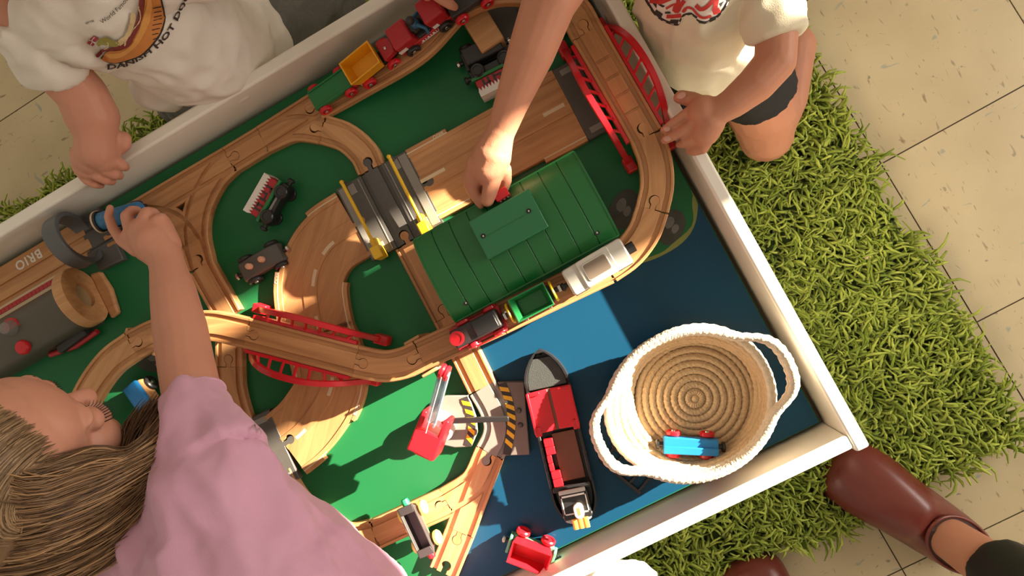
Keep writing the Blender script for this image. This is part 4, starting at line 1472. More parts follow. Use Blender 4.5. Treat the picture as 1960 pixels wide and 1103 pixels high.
MB().lathe([(0.0004, -0.005), (0.0088, -0.005), (0.0092, -0.002), (0.0078, 0), (0.0092, 0.002), (0.0088, 0.005), (0.0004, 0.005)], 22, j1, Matrix((dirj, upj, -sidej)).transposed()).build('jib_wheel', RED, crane, smooth=40)
MB().tube([j1 + upj * 0.009, j0 + upj * 0.012 - dirj * 0.004], 0.0007, 6).build('cord', PRINTW, crane)
b0, b1 = CR(858, 806, 0.020), CR(974, 801.5, 0.020)
MB().box((b0 + b1) / 2, ((b1 - b0).length, 0.0068, 0.007), Matrix.Rotation(heading(b0, b1), 3, 'Z')).build('loading_arm', BLACK, crane, bevel=0.001)

# ------------------------------------------------------------------ black ladder on the water
a, b = P(1148, 880, BZ + 0.004), P(1226, 945, BZ + 0.004)
ld = thing('black_ladder', 'flat black plastic ladder lying half under the rope basket', 'toy ladder', ((a.x + b.x) / 2, (a.y + b.y) / 2, BZ), heading(a, b))
hl = (b - a).length / 2
for s in (0, 1):
    MB().box((0, s * 0.024, 0.003), (2 * hl, 0.0042, 0.006)).build('side_rail', BLACKM, ld, bevel=0.0008)
for k in range(5):
    MB().box((-hl + 0.004 + (2 * hl - 0.008) * k / 4, 0.012, 0.003), (0.003, 0.022, 0.004)).build('rung', BLACKM, ld)

# ------------------------------------------------------------------ engine wash corner at the left edge
wp = thing('wide_track_plate', 'wide wooden track plate lettered BRIO at the left edge', 'train track', (-0.975, 0.684, BZ), 0.0)
MB().sweep([(-0.028, 0), (0.028, 0), (0.028, 0.011), (0.027, 0.012), (0.0045, 0.012), (0.004, 0.009), (-0.002, 0.009), (-0.0025, 0.012), (-0.0165, 0.012), (-0.017, 0.009), (-0.023, 0.009), (-0.0235, 0.012), (-0.027, 0.012), (-0.028, 0.011)], [Vector((-0.205, 0, 0)), Vector((0.205, 0, 0))]).build('plate', WOOD, wp, smooth=30)
q = P(50, 487, TT)
text_mesh('BRIO', 0.0185, 'lettering', PRINTW, wp, (q.x + 0.975, 0.0155), math.pi, 0.0122, 1.15, 0.0004)
arch = thing('grey_wash_arch', 'dark grey plastic ring arch standing over the track end', 'toy arch', (-0.772, 0.678, BZ), 0.0)
rg = MB()
n = 40
rings = []
for k in range(n):
    a = 2 * math.pi * k / n
    ca, sa = math.cos(a), math.sin(a)
    ro, ri = 0.0395, 0.0315
    c = 0.038
    rings.append([Vector((-0.011, ro * ca, c + ro * sa)), Vector((0.011, ro * ca, c + ro * sa)), Vector((0.011, ri * ca, c + ri * sa)), Vector((-0.011, ri * ca, c + ri * sa))])
rg.ring_join(rings, closed=True)
rg.build('ring', plain('blue_grey_plastic', (0.10, 0.105, 0.11), 0.4, 0.06), arch, bevel=0.0015, smooth=40)
pl = MB().prism([(-0.004, -0.044), (0.036, -0.048), (0.036, 0.036), (-0.004, 0.034)], 0, 0.011)
pl.build('base', DGREY, arch, bevel=0.0015)
for y in (-0.013, 0.013):
    MB().box((0.016, y, 0.0112), (0.038, 0.002, 0.001)).build('rail_line', BLACK, arch)

shed = thing('grey_engine_shed', 'dark grey engine shed with red button, brick strip and wooden end', 'toy shed', (-0.80, 0.604, BZ), 0.0)
prof = []
for k in range(13):
    a = math.pi * k / 12
    prof.append((-0.036 * math.cos(a), 0.018 + 0.030 * math.sin(a) ** 0.8))
prof = [(-0.036, 0.0)] + prof + [(0.036, 0.0)]
MB().sweep([(y, z) for y, z in prof], [Vector((-0.38, 0, 0)), Vector((-0.012, 0, 0))]).build('shell', plain('olive_grey_plastic', (0.088, 0.078, 0.060), 0.38, 0.10, 50), shed, smooth=40)
bs = MB().box((-0.20, 0.0435, 0.012), (0.37, 0.0165, 0.024)).build('brick_ledge', plain('cream_plastic', (0.55, 0.43, 0.28), 0.5), shed, bevel=0.001)
for k in range(26):
    MB().box((-0.022 - 0.0068 * k, 0.0445, 0.0243), (0.0060, 0.0068, 0.0010)).build('brick', REDM, bs)
q = P(42, 665, BZ + 0.046) - shed.location
MB().lathe([(0.0004, 0), (0.0105, 0), (0.0105, 0.004), (0.0085, 0.0065), (0.0004, 0.0072)], 22, (q.x, q.y, 0.042)).build('red_button', RED, shed, smooth=40)
q = P(18, 628, BZ + 0.05) - shed.location
dm = MB().lathe([(0.0004, 0), (0.0115, 0), (0.0115, 0.010), (0.008, 0.018), (0.0004, 0.021)], 22, (q.x, q.y, 0.040)).build('clear_dome', plain('smoky_clear', (0.25, 0.27, 0.26), 0.08, alpha=0.6), shed, smooth=40)
MB().lathe([(0.0118, 0), (0.0138, 0), (0.0138, 0.003), (0.0118, 0.003)], 22, (q.x, q.y, 0.0445)).build('red_collar', RED, shed, smooth=40)
# wooden end disc with a round window
Rd = Matrix.Rotation(math.pi / 2, 3, 'Y')
ed = []
nn = 40
mbd = MB()
for x in (0,):
    rings = []
    for (r, dx) in ((0.0175, -0.009), (0.042, -0.009), (0.043, -0.007), (0.043, 0.005), (0.042, 0.007), (0.0175, 0.007)):
        rings.append([Vector((dx, r * math.cos(2 * math.pi * k / nn), 0.036 + r * 0.86 * math.sin(2 * math.pi * k / nn))) for k in range(nn)])
    mbd.ring_join(rings, closed=True)
de = mbd.build('wooden_end', WOODL, shed, smooth=40)
MB().lathe([(0.0004, 0), (0.0174, 0), (0.0174, 0.003), (0.0004, 0.003)], 24, (-0.002, 0, 0.036), Rd).build('window_disc', plain('tan_disc', (0.36, 0.25, 0.13), 0.5), de, smooth=40)
for y in (-0.029, 0.029):
    MB().lathe([(0.0004, 0), (0.003, 0), (0.0024, 0.0008), (0.0004, 0.0008)], 12, (0.0068, y, 0.032), Rd).build('screw', WOOD, de, smooth=40)
MB().prism([(0.006, -0.038), (0.020, -0.036), (0.026, 0.0), (0.022, 0.030), (0.006, 0.034)], 0, 0.009).build('wooden_sill', WOOD, shed, bevel=0.003)
MB().tube([(-0.10, -0.040, 0.010), (-0.06, -0.047, 0.008), (-0.02, -0.044, 0.009)], 0.004, 10).build('red_lever', REDM, shed, smooth=50)
MB().box((-0.055, -0.040, 0.014), (0.050, 0.012, 0.012), Matrix.Rotation(0.1, 3, 'Z')).build('latch', BLACKM, shed, bevel=0.002)
q = P(340, 594, BZ + 0.008)
gk = thing('grey_pebble_toy', 'small grey plastic lump beside the raised curve', 'toy rock', (q.x - 0.03, q.y, BZ), 0.4)
MB().ell((0, 0, 0.006), (0.020, 0.012, 0.008)).build('lump', MGREY, gk, smooth=60)

# ------------------------------------------------------------------ rope basket
bc = Vector((-0.1300, 0.1030, BZ))
basket = thing('rope_basket', 'round cream cotton rope basket with two loop handles', 'basket', bc)
ROPE = plain('cotton_rope', (0.60, 0.44, 0.27), 0.9, 0.22, 260, 0.8, 330, sheen=0.1)
ROPEW = plain('white_cotton_rope', (0.68, 0.59, 0.46), 0.9, 0.16, 260, 0.9, 300, sheen=0.1)
AX = heading(P(1165, 850, BZ + 0.09), P(1515, 690, BZ + 0.09))


def coil(name, rfun, zfun, rad, mat, cfun=None, n=150, k=9, amp=0.10):
    mb = MB()
    rings = []
    for i in range(n):
        a = 2 * math.pi * i / n
        r = rfun(a)
        c = Vector((r * math.cos(a), r * math.sin(a), zfun(a)))
        if cfun:
            c = c + cfun(a)
        rd = Vector((math.cos(a), math.sin(a), 0))
        ring = []
        for j in range(k):
            b = 2 * math.pi * j / k
            rr = rad * (1 + amp * math.sin(i * 2.1 + j * 2 * math.pi * 2 / k))
            ring.append(c + rd * math.cos(b) * rr + Vector((0, 0, math.sin(b) * rr)))
        rings.append(ring)
    mb.ring_join(rings, closed=True)
    return mb.build(name, mat, basket, smooth=70)


NB = 8
MB().lathe([(0.0005, 0.0015), (0.073, 0.0015), (0.073, 0.004), (0.0005, 0.004)], 40).build('base_disc', ROPE, basket, smooth=30)
MB().ell((0, 0, 0.0062), (0.0055, 0.0055, 0.0042)).build('coil_centre', ROPE, basket, smooth=60)
for i in range(NB):
    r = 0.0085 + 0.0089 * i
    coil('bottom_coil', lambda a, r=r: r, lambda a: 0.0058, 0.0047, ROPE, n=int(60 + 14 * i), amp=0.15)
NWALL = 5
for i in range(NWALL):
    f = (i + 1) / NWALL
    ov = 0.010 * f
    sh = Vector((-0.0095, 0.007, 0)) * f
    def rf(a, f=f):
        return 0.0745 + 0.0175 * f + 0.007 * f * math.cos(2 * (a - AX)) + 0.0015 * math.sin(3 * a + 5 * f)
    coil('wall_coil', rf, lambda a, f=f: 0.0075 + 0.041 * f + 0.002 * math.sin(2 * a), 0.0058, ROPE if i < NWALL - 1 else ROPEW, lambda a, sh=sh: sh)


def bump(a, c, w):
    d = (a - c + math.pi) % (2 * math.pi) - math.pi
    return math.exp(-(d / w) ** 4)


def rim_r(a):
    return 0.0905 + 0.006 * math.cos(2 * (a - AX)) + 0.0225 * (bump(a, AX, 0.44) + bump(a, AX + math.pi, 0.44))


for j in range(2):
    coil('rim_coil', lambda a, j=j: rim_r(a) + 0.0008 * j, lambda a, j=j: 0.0560 + 0.0080 * j + 0.010 * (bump(a, AX, 0.46) + bump(a, AX + math.pi, 0.46)) + 0.002 * math.sin(2 * a), 0.0062, ROPEW, lambda a: Vector((-0.0095, 0.007, 0)), n=220, amp=0.12)

t = place('blue_basket_wagon', 'blue wagon with red wheels lying inside the rope basket', 'toy train', (1280, 855), (1368, 859), BZ + 0.040, None, dz=0.0275)
MB().box((0, 0, 0.016), (0.066, 0.0195, 0.015)).build('body', BLUE, t, bevel=0.0012)
MB().box((0, -0.0052, 0.0245), (0.066, 0.0092, 0.004)).build('step', BLUE, t, bevel=0.0008)
MB().box((0, 0, 0.0075), (0.060, 0.012, 0.004)).build('chassis', BLACK, t)
wheels(t, (-0.020, 0.021), 0.0135, 0.0092, RED)
for s in (-1, 1):
    magnet(t, s * 0.033, 0.016, s, BLACK, 0.0062)
# ------------------------------------------------------------------ people
def folds(amp, freq, seed, stretch=(1, 1, 1), amp2=0.0, freq2=60):
    S_ = Vector(stretch)

    def fn(co, no):
        out = co.copy()
        for i in range(len(co)):
            p = co[i]
            v = Vector((p[0] * S_[0] * freq + seed, p[1] * S_[1] * freq, p[2] * S_[2] * freq))
            w = noise.noise(v)
            d = amp * (0.8 - 2.0 * abs(w)) + 0.55 * amp * (0.8 - 2.2 * abs(noise.noise(v * 2.3 + Vector((3.1, 7.7, 1.9)))))
            if amp2:
                d += amp2 * noise.noise(Vector((p[0] * freq2, p[1] * freq2, p[2] * freq2 + seed)))
            out[i] = p + no[i] * d
        return out
    return fn


def head_prims(c, R, s=1.0):
    q = lambda x, y, z: Vector(c) + R @ (Vector((x, y, z)) * s)
    r = lambda *v: tuple(a * s for a in v)
    out = [('ell', q(-0.004, 0, 0.018), r(0.088, 0.072, 0.080), R), ('ell', q(0.026, 0, -0.030), r(0.056, 0.056, 0.058), R), ('ell', q(0.052, 0, 0.020), r(0.034, 0.054, 0.046), R)]
    out += [('ell', q(0.050, sy * 0.028, -0.034), r(0.032, 0.028, 0.030), R) for sy in (-1, 1)]
    out += [('ell', q(0.0745, sy * 0.031, -0.006), r(0.0115, 0.0155, 0.0100), R) for sy in (-1, 1)]
    out += [('ell', q(0.072, sy * 0.030, 0.012), r(0.013, 0.020, 0.007), R) for sy in (-1, 1)]
    out += [('cap', q(0.076, 0, -0.002), 0.0075 * s, q(0.0875, 0, -0.022), 0.0105 * s), ('cap', q(0.080, -0.009, -0.025), 0.0065 * s, q(0.080, 0.009, -0.025), 0.0065 * s)]
    out += [('ell', q(0.078, 0, -0.050), r(0.011, 0.020, 0.0055), R), ('ell', q(0.075, 0, -0.060), r(0.010, 0.016, 0.0055), R), ('ell', q(0.062, 0, -0.080), r(0.018, 0.020, 0.014), R)]
    out += [('ell', q(-0.004, sy * 0.073, -0.014), r(0.015, 0.006, 0.024), R @ Matrix.Rotation(sy * -0.3, 3, 'Z')) for sy in (-1, 1)]
    return out


def hair_material(name, c0, c1):
    m, nt, b = nodes_of(name)
    at = nt.nodes.new('ShaderNodeVertexColor')
    at.layer_name = 'tone'
    nt.links.new(at.outputs[0], b.inputs['Base Color'])
    b.inputs['Roughness'].default_value = 0.42
    b.inputs['Specular IOR Level'].default_value = 0.45
    return m


def strands(name, paths, rad, mat, parent, c0, c1, K=3, seed=1):
    rs = np.random.RandomState(seed)
    V, F, Ccol = [], [], []
    off = 0
    for path in paths:
        n = len(path)
        pts = np.array([tuple(p) for p in path])
        tan = np.gradient(pts, axis=0)
        tan /= np.linalg.norm(tan, axis=1)[:, None] + 1e-9
        up = np.cross(tan, rs.normal(size=3))
        up /= np.linalg.norm(up, axis=1)[:, None] + 1e-9
        sd_ = np.cross(tan, up)
        r = rad * rs.uniform(0.7, 1.2) * np.concatenate([[0.15, 0.6], np.ones(n - 5), [0.85, 0.6, 0.2]])
        for k in range(K):
            a = 2 * math.pi * k / K
            V.append((pts + up * (r * math.cos(a))[:, None] + sd_ * (r * math.sin(a))[:, None])[None])
        V[-K:] = [np.stack([v[0] for v in V[-K:]], 1).reshape(-1, 3)]
        idx = off + np.arange(n * K).reshape(n, K)
        a, b = idx[:-1], idx[1:]
        F.append(np.stack([a, np.roll(a, -1, 1), np.roll(b, -1, 1), b], -1).reshape(-1, 4))
        f = rs.uniform() ** 1.3
        col = np.array(c0) * (1 - f) + np.array(c1) * f
        Ccol.append(np.tile(np.append(col, 1), (n * K, 1)))
        off += n * K
    V, F, Ccol = np.concatenate(V), np.concatenate(F), np.concatenate(Ccol)
    if parent is not None:
        V = V - np.array(parent.location)
    me = bpy.data.meshes.new(name)
    me.vertices.add(len(V))
    me.vertices.foreach_set('co', V.ravel())
    me.loops.add(F.size)
    me.loops.foreach_set('vertex_index', F.ravel())
    me.polygons.add(len(F))
    me.polygons.foreach_set('loop_start', np.arange(0, F.size, 4))
    me.polygons.foreach_set('loop_total', np.full(len(F), 4))
    me.update(calc_edges=True)
    me.shade_smooth()
    ca = me.color_attributes.new('tone', 'FLOAT_COLOR', 'POINT')
    ca.data.foreach_set('color', Ccol.ravel())
    me.materials.append(mat)
    o = bpy.data.objects.new(name, me)
    COL.objects.link(o)
    o.parent = parent
    return o


def fan(guides, count, jit, seed, npt=16):
    """strands spread between neighbouring guide lines"""
    rs = np.random.RandomState(seed)
    G = []
    for g in guides:
        sp = spline([P(*q) for q in g], 0.004)
        ii = np.linspace(0, len(sp) - 1, npt)
        G.append(np.array([tuple(sp[int(i)]) for i in ii]))
    out = []
    for _ in range(count):
        u = rs.uniform(0, len(G) - 1.0001)
        i = int(u)
        f = u - i
        p = G[i] * (1 - f) + G[i + 1] * f
        j = rs.normal(0, jit, 3)
        w = rs.normal(0, jit * 0.7, (3,))
        tt = np.linspace(0, 1, npt)[:, None]
        p = p + j[None] + w[None] * np.sin(tt * rs.uniform(3, 9) + rs.uniform(0, 6)) + np.array([0, 0, 0.006])[None] * rs.uniform(-1, 0.4)
        m = int(npt * rs.uniform(0.78, 1.0))
        s0 = rs.randint(0, 3)
        out.append(p[s0:max(m, s0 + 6)])
    return out


def nail(parent, px, py, z, w, ang, mat=NAIL, tilt=0.3):
    p, r = PW(px, py, z, w)
    rot = Matrix.Rotation(ang, 3, 'Z') @ Matrix.Rotation(tilt, 3, 'Y')
    m = MB().ell((0, 0, 0), (r * 1.2, r * 0.85, r * 0.22), rot, 14, 8)
    m.v = [tuple(Vector(v) + p - parent.location) for v in m.v]
    return m.build('finger_nail', mat, parent, smooth=60)


def decal(name, polys, mat, parent, target, lift=0.0012, cell=5.0, src='px'):
    """flat print: photo-plane outlines carried onto the cloth below them"""
    bvh, mw = target
    mb = MB()
    for poly in polys:
        bm = bmesh.new()
        vs = [bm.verts.new((x, y, 0)) for x, y in poly]
        try:
            f = bm.faces.new(vs)
        except ValueError:
            bm.free()
            continue
        bmesh.ops.triangulate(bm, faces=[f])
        for _ in range(4):
            es = [e for e in bm.edges if e.calc_length() > cell]
            if not es:
                break
            bmesh.ops.subdivide_edges(bm, edges=es, cuts=1)
            bmesh.ops.triangulate(bm, faces=bm.faces)
        bm.verts.index_update()
        pos = []
        ok = []
        for v in bm.verts:
            d = (RX * ((v.co.x - 980) / FPX) + RY * ((v.co.y - 551.5) / FPX) + RZ).normalized()
            h = bvh.ray_cast(CAM, d)
            if h[0] is None:
                pos.append((0, 0, 0))
                ok.append(False)
            else:
                n = h[1] if h[1].dot(d) < 0 else -h[1]
                pos.append(tuple(h[0] + n * lift - parent.parent.location))
                ok.append(True)
        fs = [tuple(v.index for v in f.verts) for f in bm.faces if all(ok[v.index] for v in f.verts)]
        # drop faces stretched over a depth edge
        fs = [q for q in fs if max((Vector(pos[q[i]]) - Vector(pos[q[i - 1]])).length for i in range(len(q))) < 0.035]
        bm.free()
        mb.add(pos, fs)
    o = mb.build(name, mat, parent, smooth=80)
    return o


def cloth_target(o):
    dg = bpy.context.evaluated_depsgraph_get()
    mw = Matrix.Translation(o.parent.location)
    vs = [mw @ v.co for v in o.data.vertices]
    return BVHTree.FromPolygons(vs, [tuple(p.vertices) for p in o.data.polygons]), mw


def text_polys(txt, size, bold=0.0):
    """outlines of letters as flat triangles in text space"""
    cu = bpy.data.curves.new('t', 'FONT')
    cu.body = txt
    cu.size = size
    cu.offset = bold
    cu.resolution_u = 2
    o = bpy.data.objects.new('t', cu)
    COL.objects.link(o)
    bpy.context.view_layer.update()
    me = evaluated(o)
    res = [[(me.vertices[i].co.x, me.vertices[i].co.y) for i in p.vertices] for p in me.polygons]
    bpy.data.objects.remove(o)
    bpy.data.meshes.remove(me)
    return res


def text_along(txt, size, path, bold=0.0, flipx=1):
    """letters set along a photo-plane curve"""
    polys = text_polys(txt, size, bold)
    xs = [x for p in polys for x, y in p]
    w0, w1 = min(xs), max(xs)
    sp = [Vector((x, y, 0)) for x, y in path]
    sp = spline(sp, 2.0)
    L_ = [0]
    for a, b in zip(sp, sp[1:]):
        L_.append(L_[-1] + (b - a).length)
    sc = L_[-1] / (w1 - w0)
    def at(s):
        s = min(max(s, 0), L_[-1] - 1e-6)
        j = 0
        while j < len(L_) - 2 and L_[j + 1] < s:
            j += 1
        d = (sp[j + 1] - sp[j]).normalized()
        return sp[j] + d * (s - L_[j]), d
    out = []
    for p in polys:
        q = []
        for x, y in p:
            c, d = at((x - w0) * sc)
            n = Vector((d.y, -d.x, 0))
            v = c + n * y
            q.append((v.x, v.y))
        out.append(q)
    return out


def px_spline(pts, step=5, closed=True):
    q = pts + pts[:1] if closed else pts
    r = [(v.x, v.y) for v in spline([(x, y, 0) for x, y in q], step)]
    return r[:-1] if closed else r


def stroke(pts, w):
    """a brush line of width w as one outline"""
    sp = spline([(x, y, 0) for x, y in pts], 4)
    l, r = [], []
    for i, p in enumerate(sp):
        d = sp[min(i + 1, len(sp) - 1)] - sp[max(i - 1, 0)]
        n = Vector((-d.y, d.x, 0)).normalized() * w / 2
        l.append((p.x + n.x, p.y + n.y))
        r.append((p.x - n.x, p.y - n.y))
    return l + r[::-1]


# ---- boy at the upper left -------------------------------------------------
TEE = plain('white_cotton', (0.76, 0.70, 0.63), 0.85, 0.05, 30, 0.15, 900, sheen=0.1)
boy = thing('person', 'child in white hot dog T-shirt and grey trousers gripping the upper rim', 'person', (-0.47, 0.90, 0.035))
nk = P(178, -18, 0.56)
hc = nk + Vector((-0.03, 0.075, 0.125))
Rh = Matrix.Rotation(-math.pi / 2 + 0.1, 3, 'Z') @ Matrix.Rotation(0.35, 3, 'Y')
prims = head_prims(hc, Rh, 0.95)
prims += [('cap', nk + Vector((0, 0.01, -0.03)), 0.036, hc + Vector((0, 0.01, -0.05)), 0.034)]
prims += [('chain', [(P(200, 0, 0.515), 0.034), (P(330, 55, 0.43), 0.045), (P(470, 70, 0.26), 0.05)])]
prims += [chain((40, 30, 0.53, 100), (110, 130, 0.475, 96), (158, 182, 0.450, 92), (176, 222, 0.437, 96), (184, 262, 0.428, 76), (186, 288, 0.422, 76))]
prims += [chain((186, 285, 0.420, 80), (196, 300, 0.416, 62)), chain((175, 300, 0.414, 72), (168, 318, 0.408, 54))]
prims += [chain((203, 290, 0.417, 30), (219, 308, 0.411, 25), (233, 316, 0.402, 22), (240, 320, 0.393, 17)),
          chain((185, 305, 0.415, 29), (203, 325, 0.410, 25), (219, 333, 0.400, 22), (228, 336, 0.388, 18)),
          chain((168, 318, 0.412, 27), (188, 336, 0.407, 24), (203, 344, 0.398, 21), (214, 347, 0.386, 17)),
          chain((154, 326, 0.408, 25), (168, 344, 0.403, 22), (181, 351, 0.396, 20), (192, 354, 0.386, 16)),
          chain((212, 272, 0.415, 40), (236, 266, 0.408, 30), (237, 276, 0.408, 27), (226, 288, 0.406, 22))]
# the other arm reaching along the rim to the red train
prims += [chain((430, -70, 0.50, 95), (600, -90, 0.47, 85), (760, -62, 0.45, 62), (810, -38, 0.445, 58)), chain((815, -34, 0.445, 40), (846, -4, 0.437, 26), (862, 8, 0.430, 21), (870, 13, 0.425, 16)),
          chain((825, -45, 0.445, 40), (862, -25, 0.437, 24), (880, -12, 0.428, 19)), chain((800, -25, 0.440, 34), (818, -10, 0.43, 24))]
organic('body', prims, SKINP, boy, 0.0018, 5)
hp = [hc + Rh @ Vector((-0.012, 0, 0.026)) * 0.95]
organic('hair', [('ell', hp[0], (0.086, 0.076, 0.079), Rh)], plain('light_brown_hair', (0.20, 0.11, 0.05), 0.6, 0.25, 120, 0.5, 300), boy, 0.004, 3)
tp_ = [('chain', [PW(215, 0, 0.525, 150), PW(290, 40, 0.47, 205), PW(365, 78, 0.405, 232), PW(405, 88, 0.365, 236), PW(430, 84, 0.335, 236)]), chain((95, 25, 0.53, 130), (300, -70, 0.535, 150)), chain((300, -70, 0.535, 140), (400, -80, 0.50, 130)),
       ('frus', *PW(40, 32, 0.53, 128), *PW(108, 140, 0.474, 112)), ('frus', *PW(395, -80, 0.505, 120), *PW(480, -90, 0.485, 110))]
tp_ += [chain((150, 72, 0.505, 96), (225, 92, 0.458, 84), (300, 128, 0.408, 84))]
tp_ += [('ell', PW(350, 130, 0.372, 100)[0], (0.075, 0.035, 0.035), Matrix.Rotation(0.15, 3, 'Z'))]
sh = organic('t_shirt', tp_, TEE, boy, 0.004, 8, folds(0.0070, 13, 2.0, (1.0, 0.6, 1.2), 0.0012, 60))
TROU = plain('grey_denim', (0.125, 0.120, 0.105), 0.9, 0.25, 220, 0.4, 700)
organic('trousers', [('chain', [PW(455, 80, 0.29, 235), PW(500, 75, 0.22, 250), PW(520, 60, 0.16, 240)]), chain((430, 130, 0.22, 160), (360, 185, 0.17, 110), (345, 198, 0.12, 80)), chain((540, 60, 0.22, 200), (610, 20, 0.20, 150), (640, 0, 0.14, 110)), chain((360, 185, 0.10, 90), (420, 40, 0.08, 110)), chain((630, 0, 0.10, 110), (560, -120, 0.08, 110))], TROU, boy, 0.004, 8, folds(0.0055, 18, 5.0, (1, 1, 1), 0.001, 70))
tg = cloth_target(sh)
BUN = plain('bun_print', (0.55, 0.20, 0.045), 0.8, 0.25, 60)
BUNL = plain('light_bun_print', (0.66, 0.30, 0.075), 0.8, 0.15, 60)
SAUS = plain('sausage_print', (0.20, 0.03, 0.025), 0.8, 0.2, 80)
INK = plain('dark_print', (0.035, 0.022, 0.020), 0.8)
DILL = plain('dill_print', (0.28, 0.25, 0.06), 0.8, 0.3, 120)
CRUMBS = plain('crispy_onion_print', (0.60, 0.45, 0.25), 0.8, 0.35, 200)
FLAG = plain('flag_red_print', (0.42, 0.05, 0.07), 0.8)
FLAGW = plain('flag_white_print', (0.70, 0.62, 0.58), 0.8)
bun = [(192, 112), (210, 97), (238, 91), (262, 62), (272, 30), (276, 0), (280, -25), (300, -15), (310, 10), (313, 35), (306, 60), (292, 82), (272, 102), (248, 112), (220, 118), (200, 116)]
decal('bun_outline', [px_spline([(x + (3 if i > 5 else -1), y + (2 if i > 8 else -1)) for i, (x, y) in enumerate(bun)])], INK, sh, tg, 0.0012)
decal('bun', [px_spline(bun)], BUN, sh, tg, 0.0018)
decal('bun_highlight', [px_spline([(205, 103), (238, 95), (264, 64), (278, 10), (284, -10), (290, 5), (284, 45), (266, 80), (240, 104), (215, 110)])], BUNL, sh, tg, 0.0022)
decal('bun_strokes', [stroke([(292 + 2 * math.sin(i), 12 + 9 * i), (309 - 3.2 * max(0, i - 4), 9 + 9 * i)], 1.6) for i in range(8)], INK, sh, tg, 0.0025)
decal('sausage', [px_spline([(180, 104), (192, 95), (215, 88), (238, 80), (252, 58), (262, 25), (268, -15), (274, -15), (272, 25), (262, 62), (244, 88), (215, 94), (196, 101), (184, 110)])], SAUS, sh, tg, 0.0024)
decal('onions', [px_spline([(222, 80), (236, 66), (244, 45), (250, 22), (257, 22), (254, 48), (246, 70), (232, 84)])], CRUMBS, sh, tg, 0.0028)
decal('relish', [px_spline([(190, 72), (204, 67), (218, 74), (232, 79), (222, 86), (200, 84), (188, 84)])], DILL, sh, tg, 0.0028)
decal('mustard_lines', [stroke([(203, 92), (210, 82), (206, 78)], 2.5), stroke([(238, 84), (252, 58), (266, 35), (264, 8)], 2.2)], CRUMBS, sh, tg, 0.0030)
decal('flag', [[(165, 80), (180, 66), (190, 72), (176, 87)]], FLAG, sh, tg, 0.0016)
decal('flag_cross', [stroke([(170, 73), (185, 80)], 2.2), stroke([(182, 68), (170, 85)], 2.2)], FLAGW, sh, tg, 0.0021)
decal('lettering', text_along('World Famous', 12, [(196, 45), (212, 33), (230, 16), (250, -6)], 0.0), INK, sh, tg, 0.0016, 4)
decal('lettering', text_along('DANISH HOT DOG', 13, [(205, 131), (235, 127), (262, 117), (286, 103), (308, 84), (326, 62), (340, 38), (352, 12), (362, -14)], 0.35), INK, sh, tg, 0.0016, 4)
decal('lettering', text_along('NEW YORK', 6, [(166, 46), (182, 40)], 0.1), INK, sh, tg, 0.0016, 4)
nail(boy, 224.5, 288, 0.4125, 13, -0.5)

# ---- child at the right ----------------------------------------------------
kid = thing('person', 'child in cream racing T-shirt and black shorts kneeling at the right rim', 'person', (0.17, 0.47, 0.035))
nk = P(1345, -135, 0.49)
hc = nk + Vector((-0.03, 0.04, 0.115))
Rh = Matrix.Rotation(math.pi - 0.1, 3, 'Z') @ Matrix.Rotation(0.45, 3, 'Y')
prims = head_prims(hc, Rh, 1.0)
prims += [('cap', nk + Vector((0, 0, -0.03)), 0.038, hc + Vector((0.01, 0, -0.04)), 0.036)]
prims += [('chain', [(P(1340, -100, 0.44), 0.045), (P(1345, 0, 0.36), 0.050), (P(1385, 100, 0.22), 0.05)])]
prims += [chain((1215, -150, 0.46, 110), (1120, -105, 0.47, 118), (1053, 0, 0.478, 106), (1017, 100, 0.465, 92), (978, 200, 0.450, 66), (957, 256, 0.442, 56))]
prims += [chain((956, 258, 0.442, 58), (942, 298, 0.434, 76), (934, 322, 0.430, 70)), chain((920, 318, 0.428, 58), (906, 342, 0.422, 42)), chain((948, 300, 0.432, 52), (955, 322, 0.426, 42))]
prims += [chain((950, 318, 0.432, 36), (942, 350, 0.430, 33), (936, 372, 0.428, 30), (933, 384, 0.426, 26)),
          chain((900, 340, 0.422, 34), (903, 358, 0.420, 29), (912, 378, 0.418, 22), (921, 394, 0.415, 15)), chain((910, 348, 0.414, 32), (916, 370, 0.410, 24), (926, 384, 0.412, 18)),
          chain((964, 326, 0.420, 32), (968, 346, 0.414, 24), (966, 360, 0.412, 18)), chain((936, 352, 0.412, 30), (946, 372, 0.412, 20))]
prims += [chain((1470, -40, 0.44, 90), (1487, 50, 0.435, 80), (1484, 118, 0.430, 78), (1448, 160, 0.428, 73), (1404, 196, 0.424, 60), (1374, 214, 0.420, 52))]
prims += [chain((1374, 214, 0.419, 54), (1348, 215, 0.414, 66)), chain((1358, 235, 0.414, 60), (1350, 252, 0.410, 56))]
prims += [chain((1340, 200, 0.412, 26), (1311, 219, 0.409, 20), (1288, 236, 0.403, 18.5), (1271, 249, 0.397, 16)),
          chain((1348, 223, 0.414, 24), (1316, 245, 0.410, 20), (1291, 260, 0.404, 18.5), (1272, 269, 0.397, 16)),
          chain((1354, 245, 0.412, 24), (1330, 264, 0.407, 22), (1312, 273, 0.400, 20), (1301, 276, 0.393, 17)),
          chain((1356, 266, 0.410, 24), (1345, 284, 0.405, 23), (1329, 289, 0.399, 20), (1320, 289, 0.394, 17)),
          chain((1346, 202, 0.410, 36), (1326, 191, 0.402, 30), (1304, 186, 0.400, 27), (1300, 187, 0.400, 23))]
prims += [chain((1430, 130, 0.19, 150), (1462, 212, 0.125, 132), (1466, 258, 0.090, 104)), chain((1478, 250, 0.075, 80), (1508, 190, 0.068, 72), (1520, 90, 0.06, 80)), chain((1330, 150, 0.18, 130), (1320, 220, 0.10, 100)), chain((1320, 220, 0.09, 80), (1400, 80, 0.07, 80))]
organic('body', prims, SKIN, kid, 0.0018, 5)
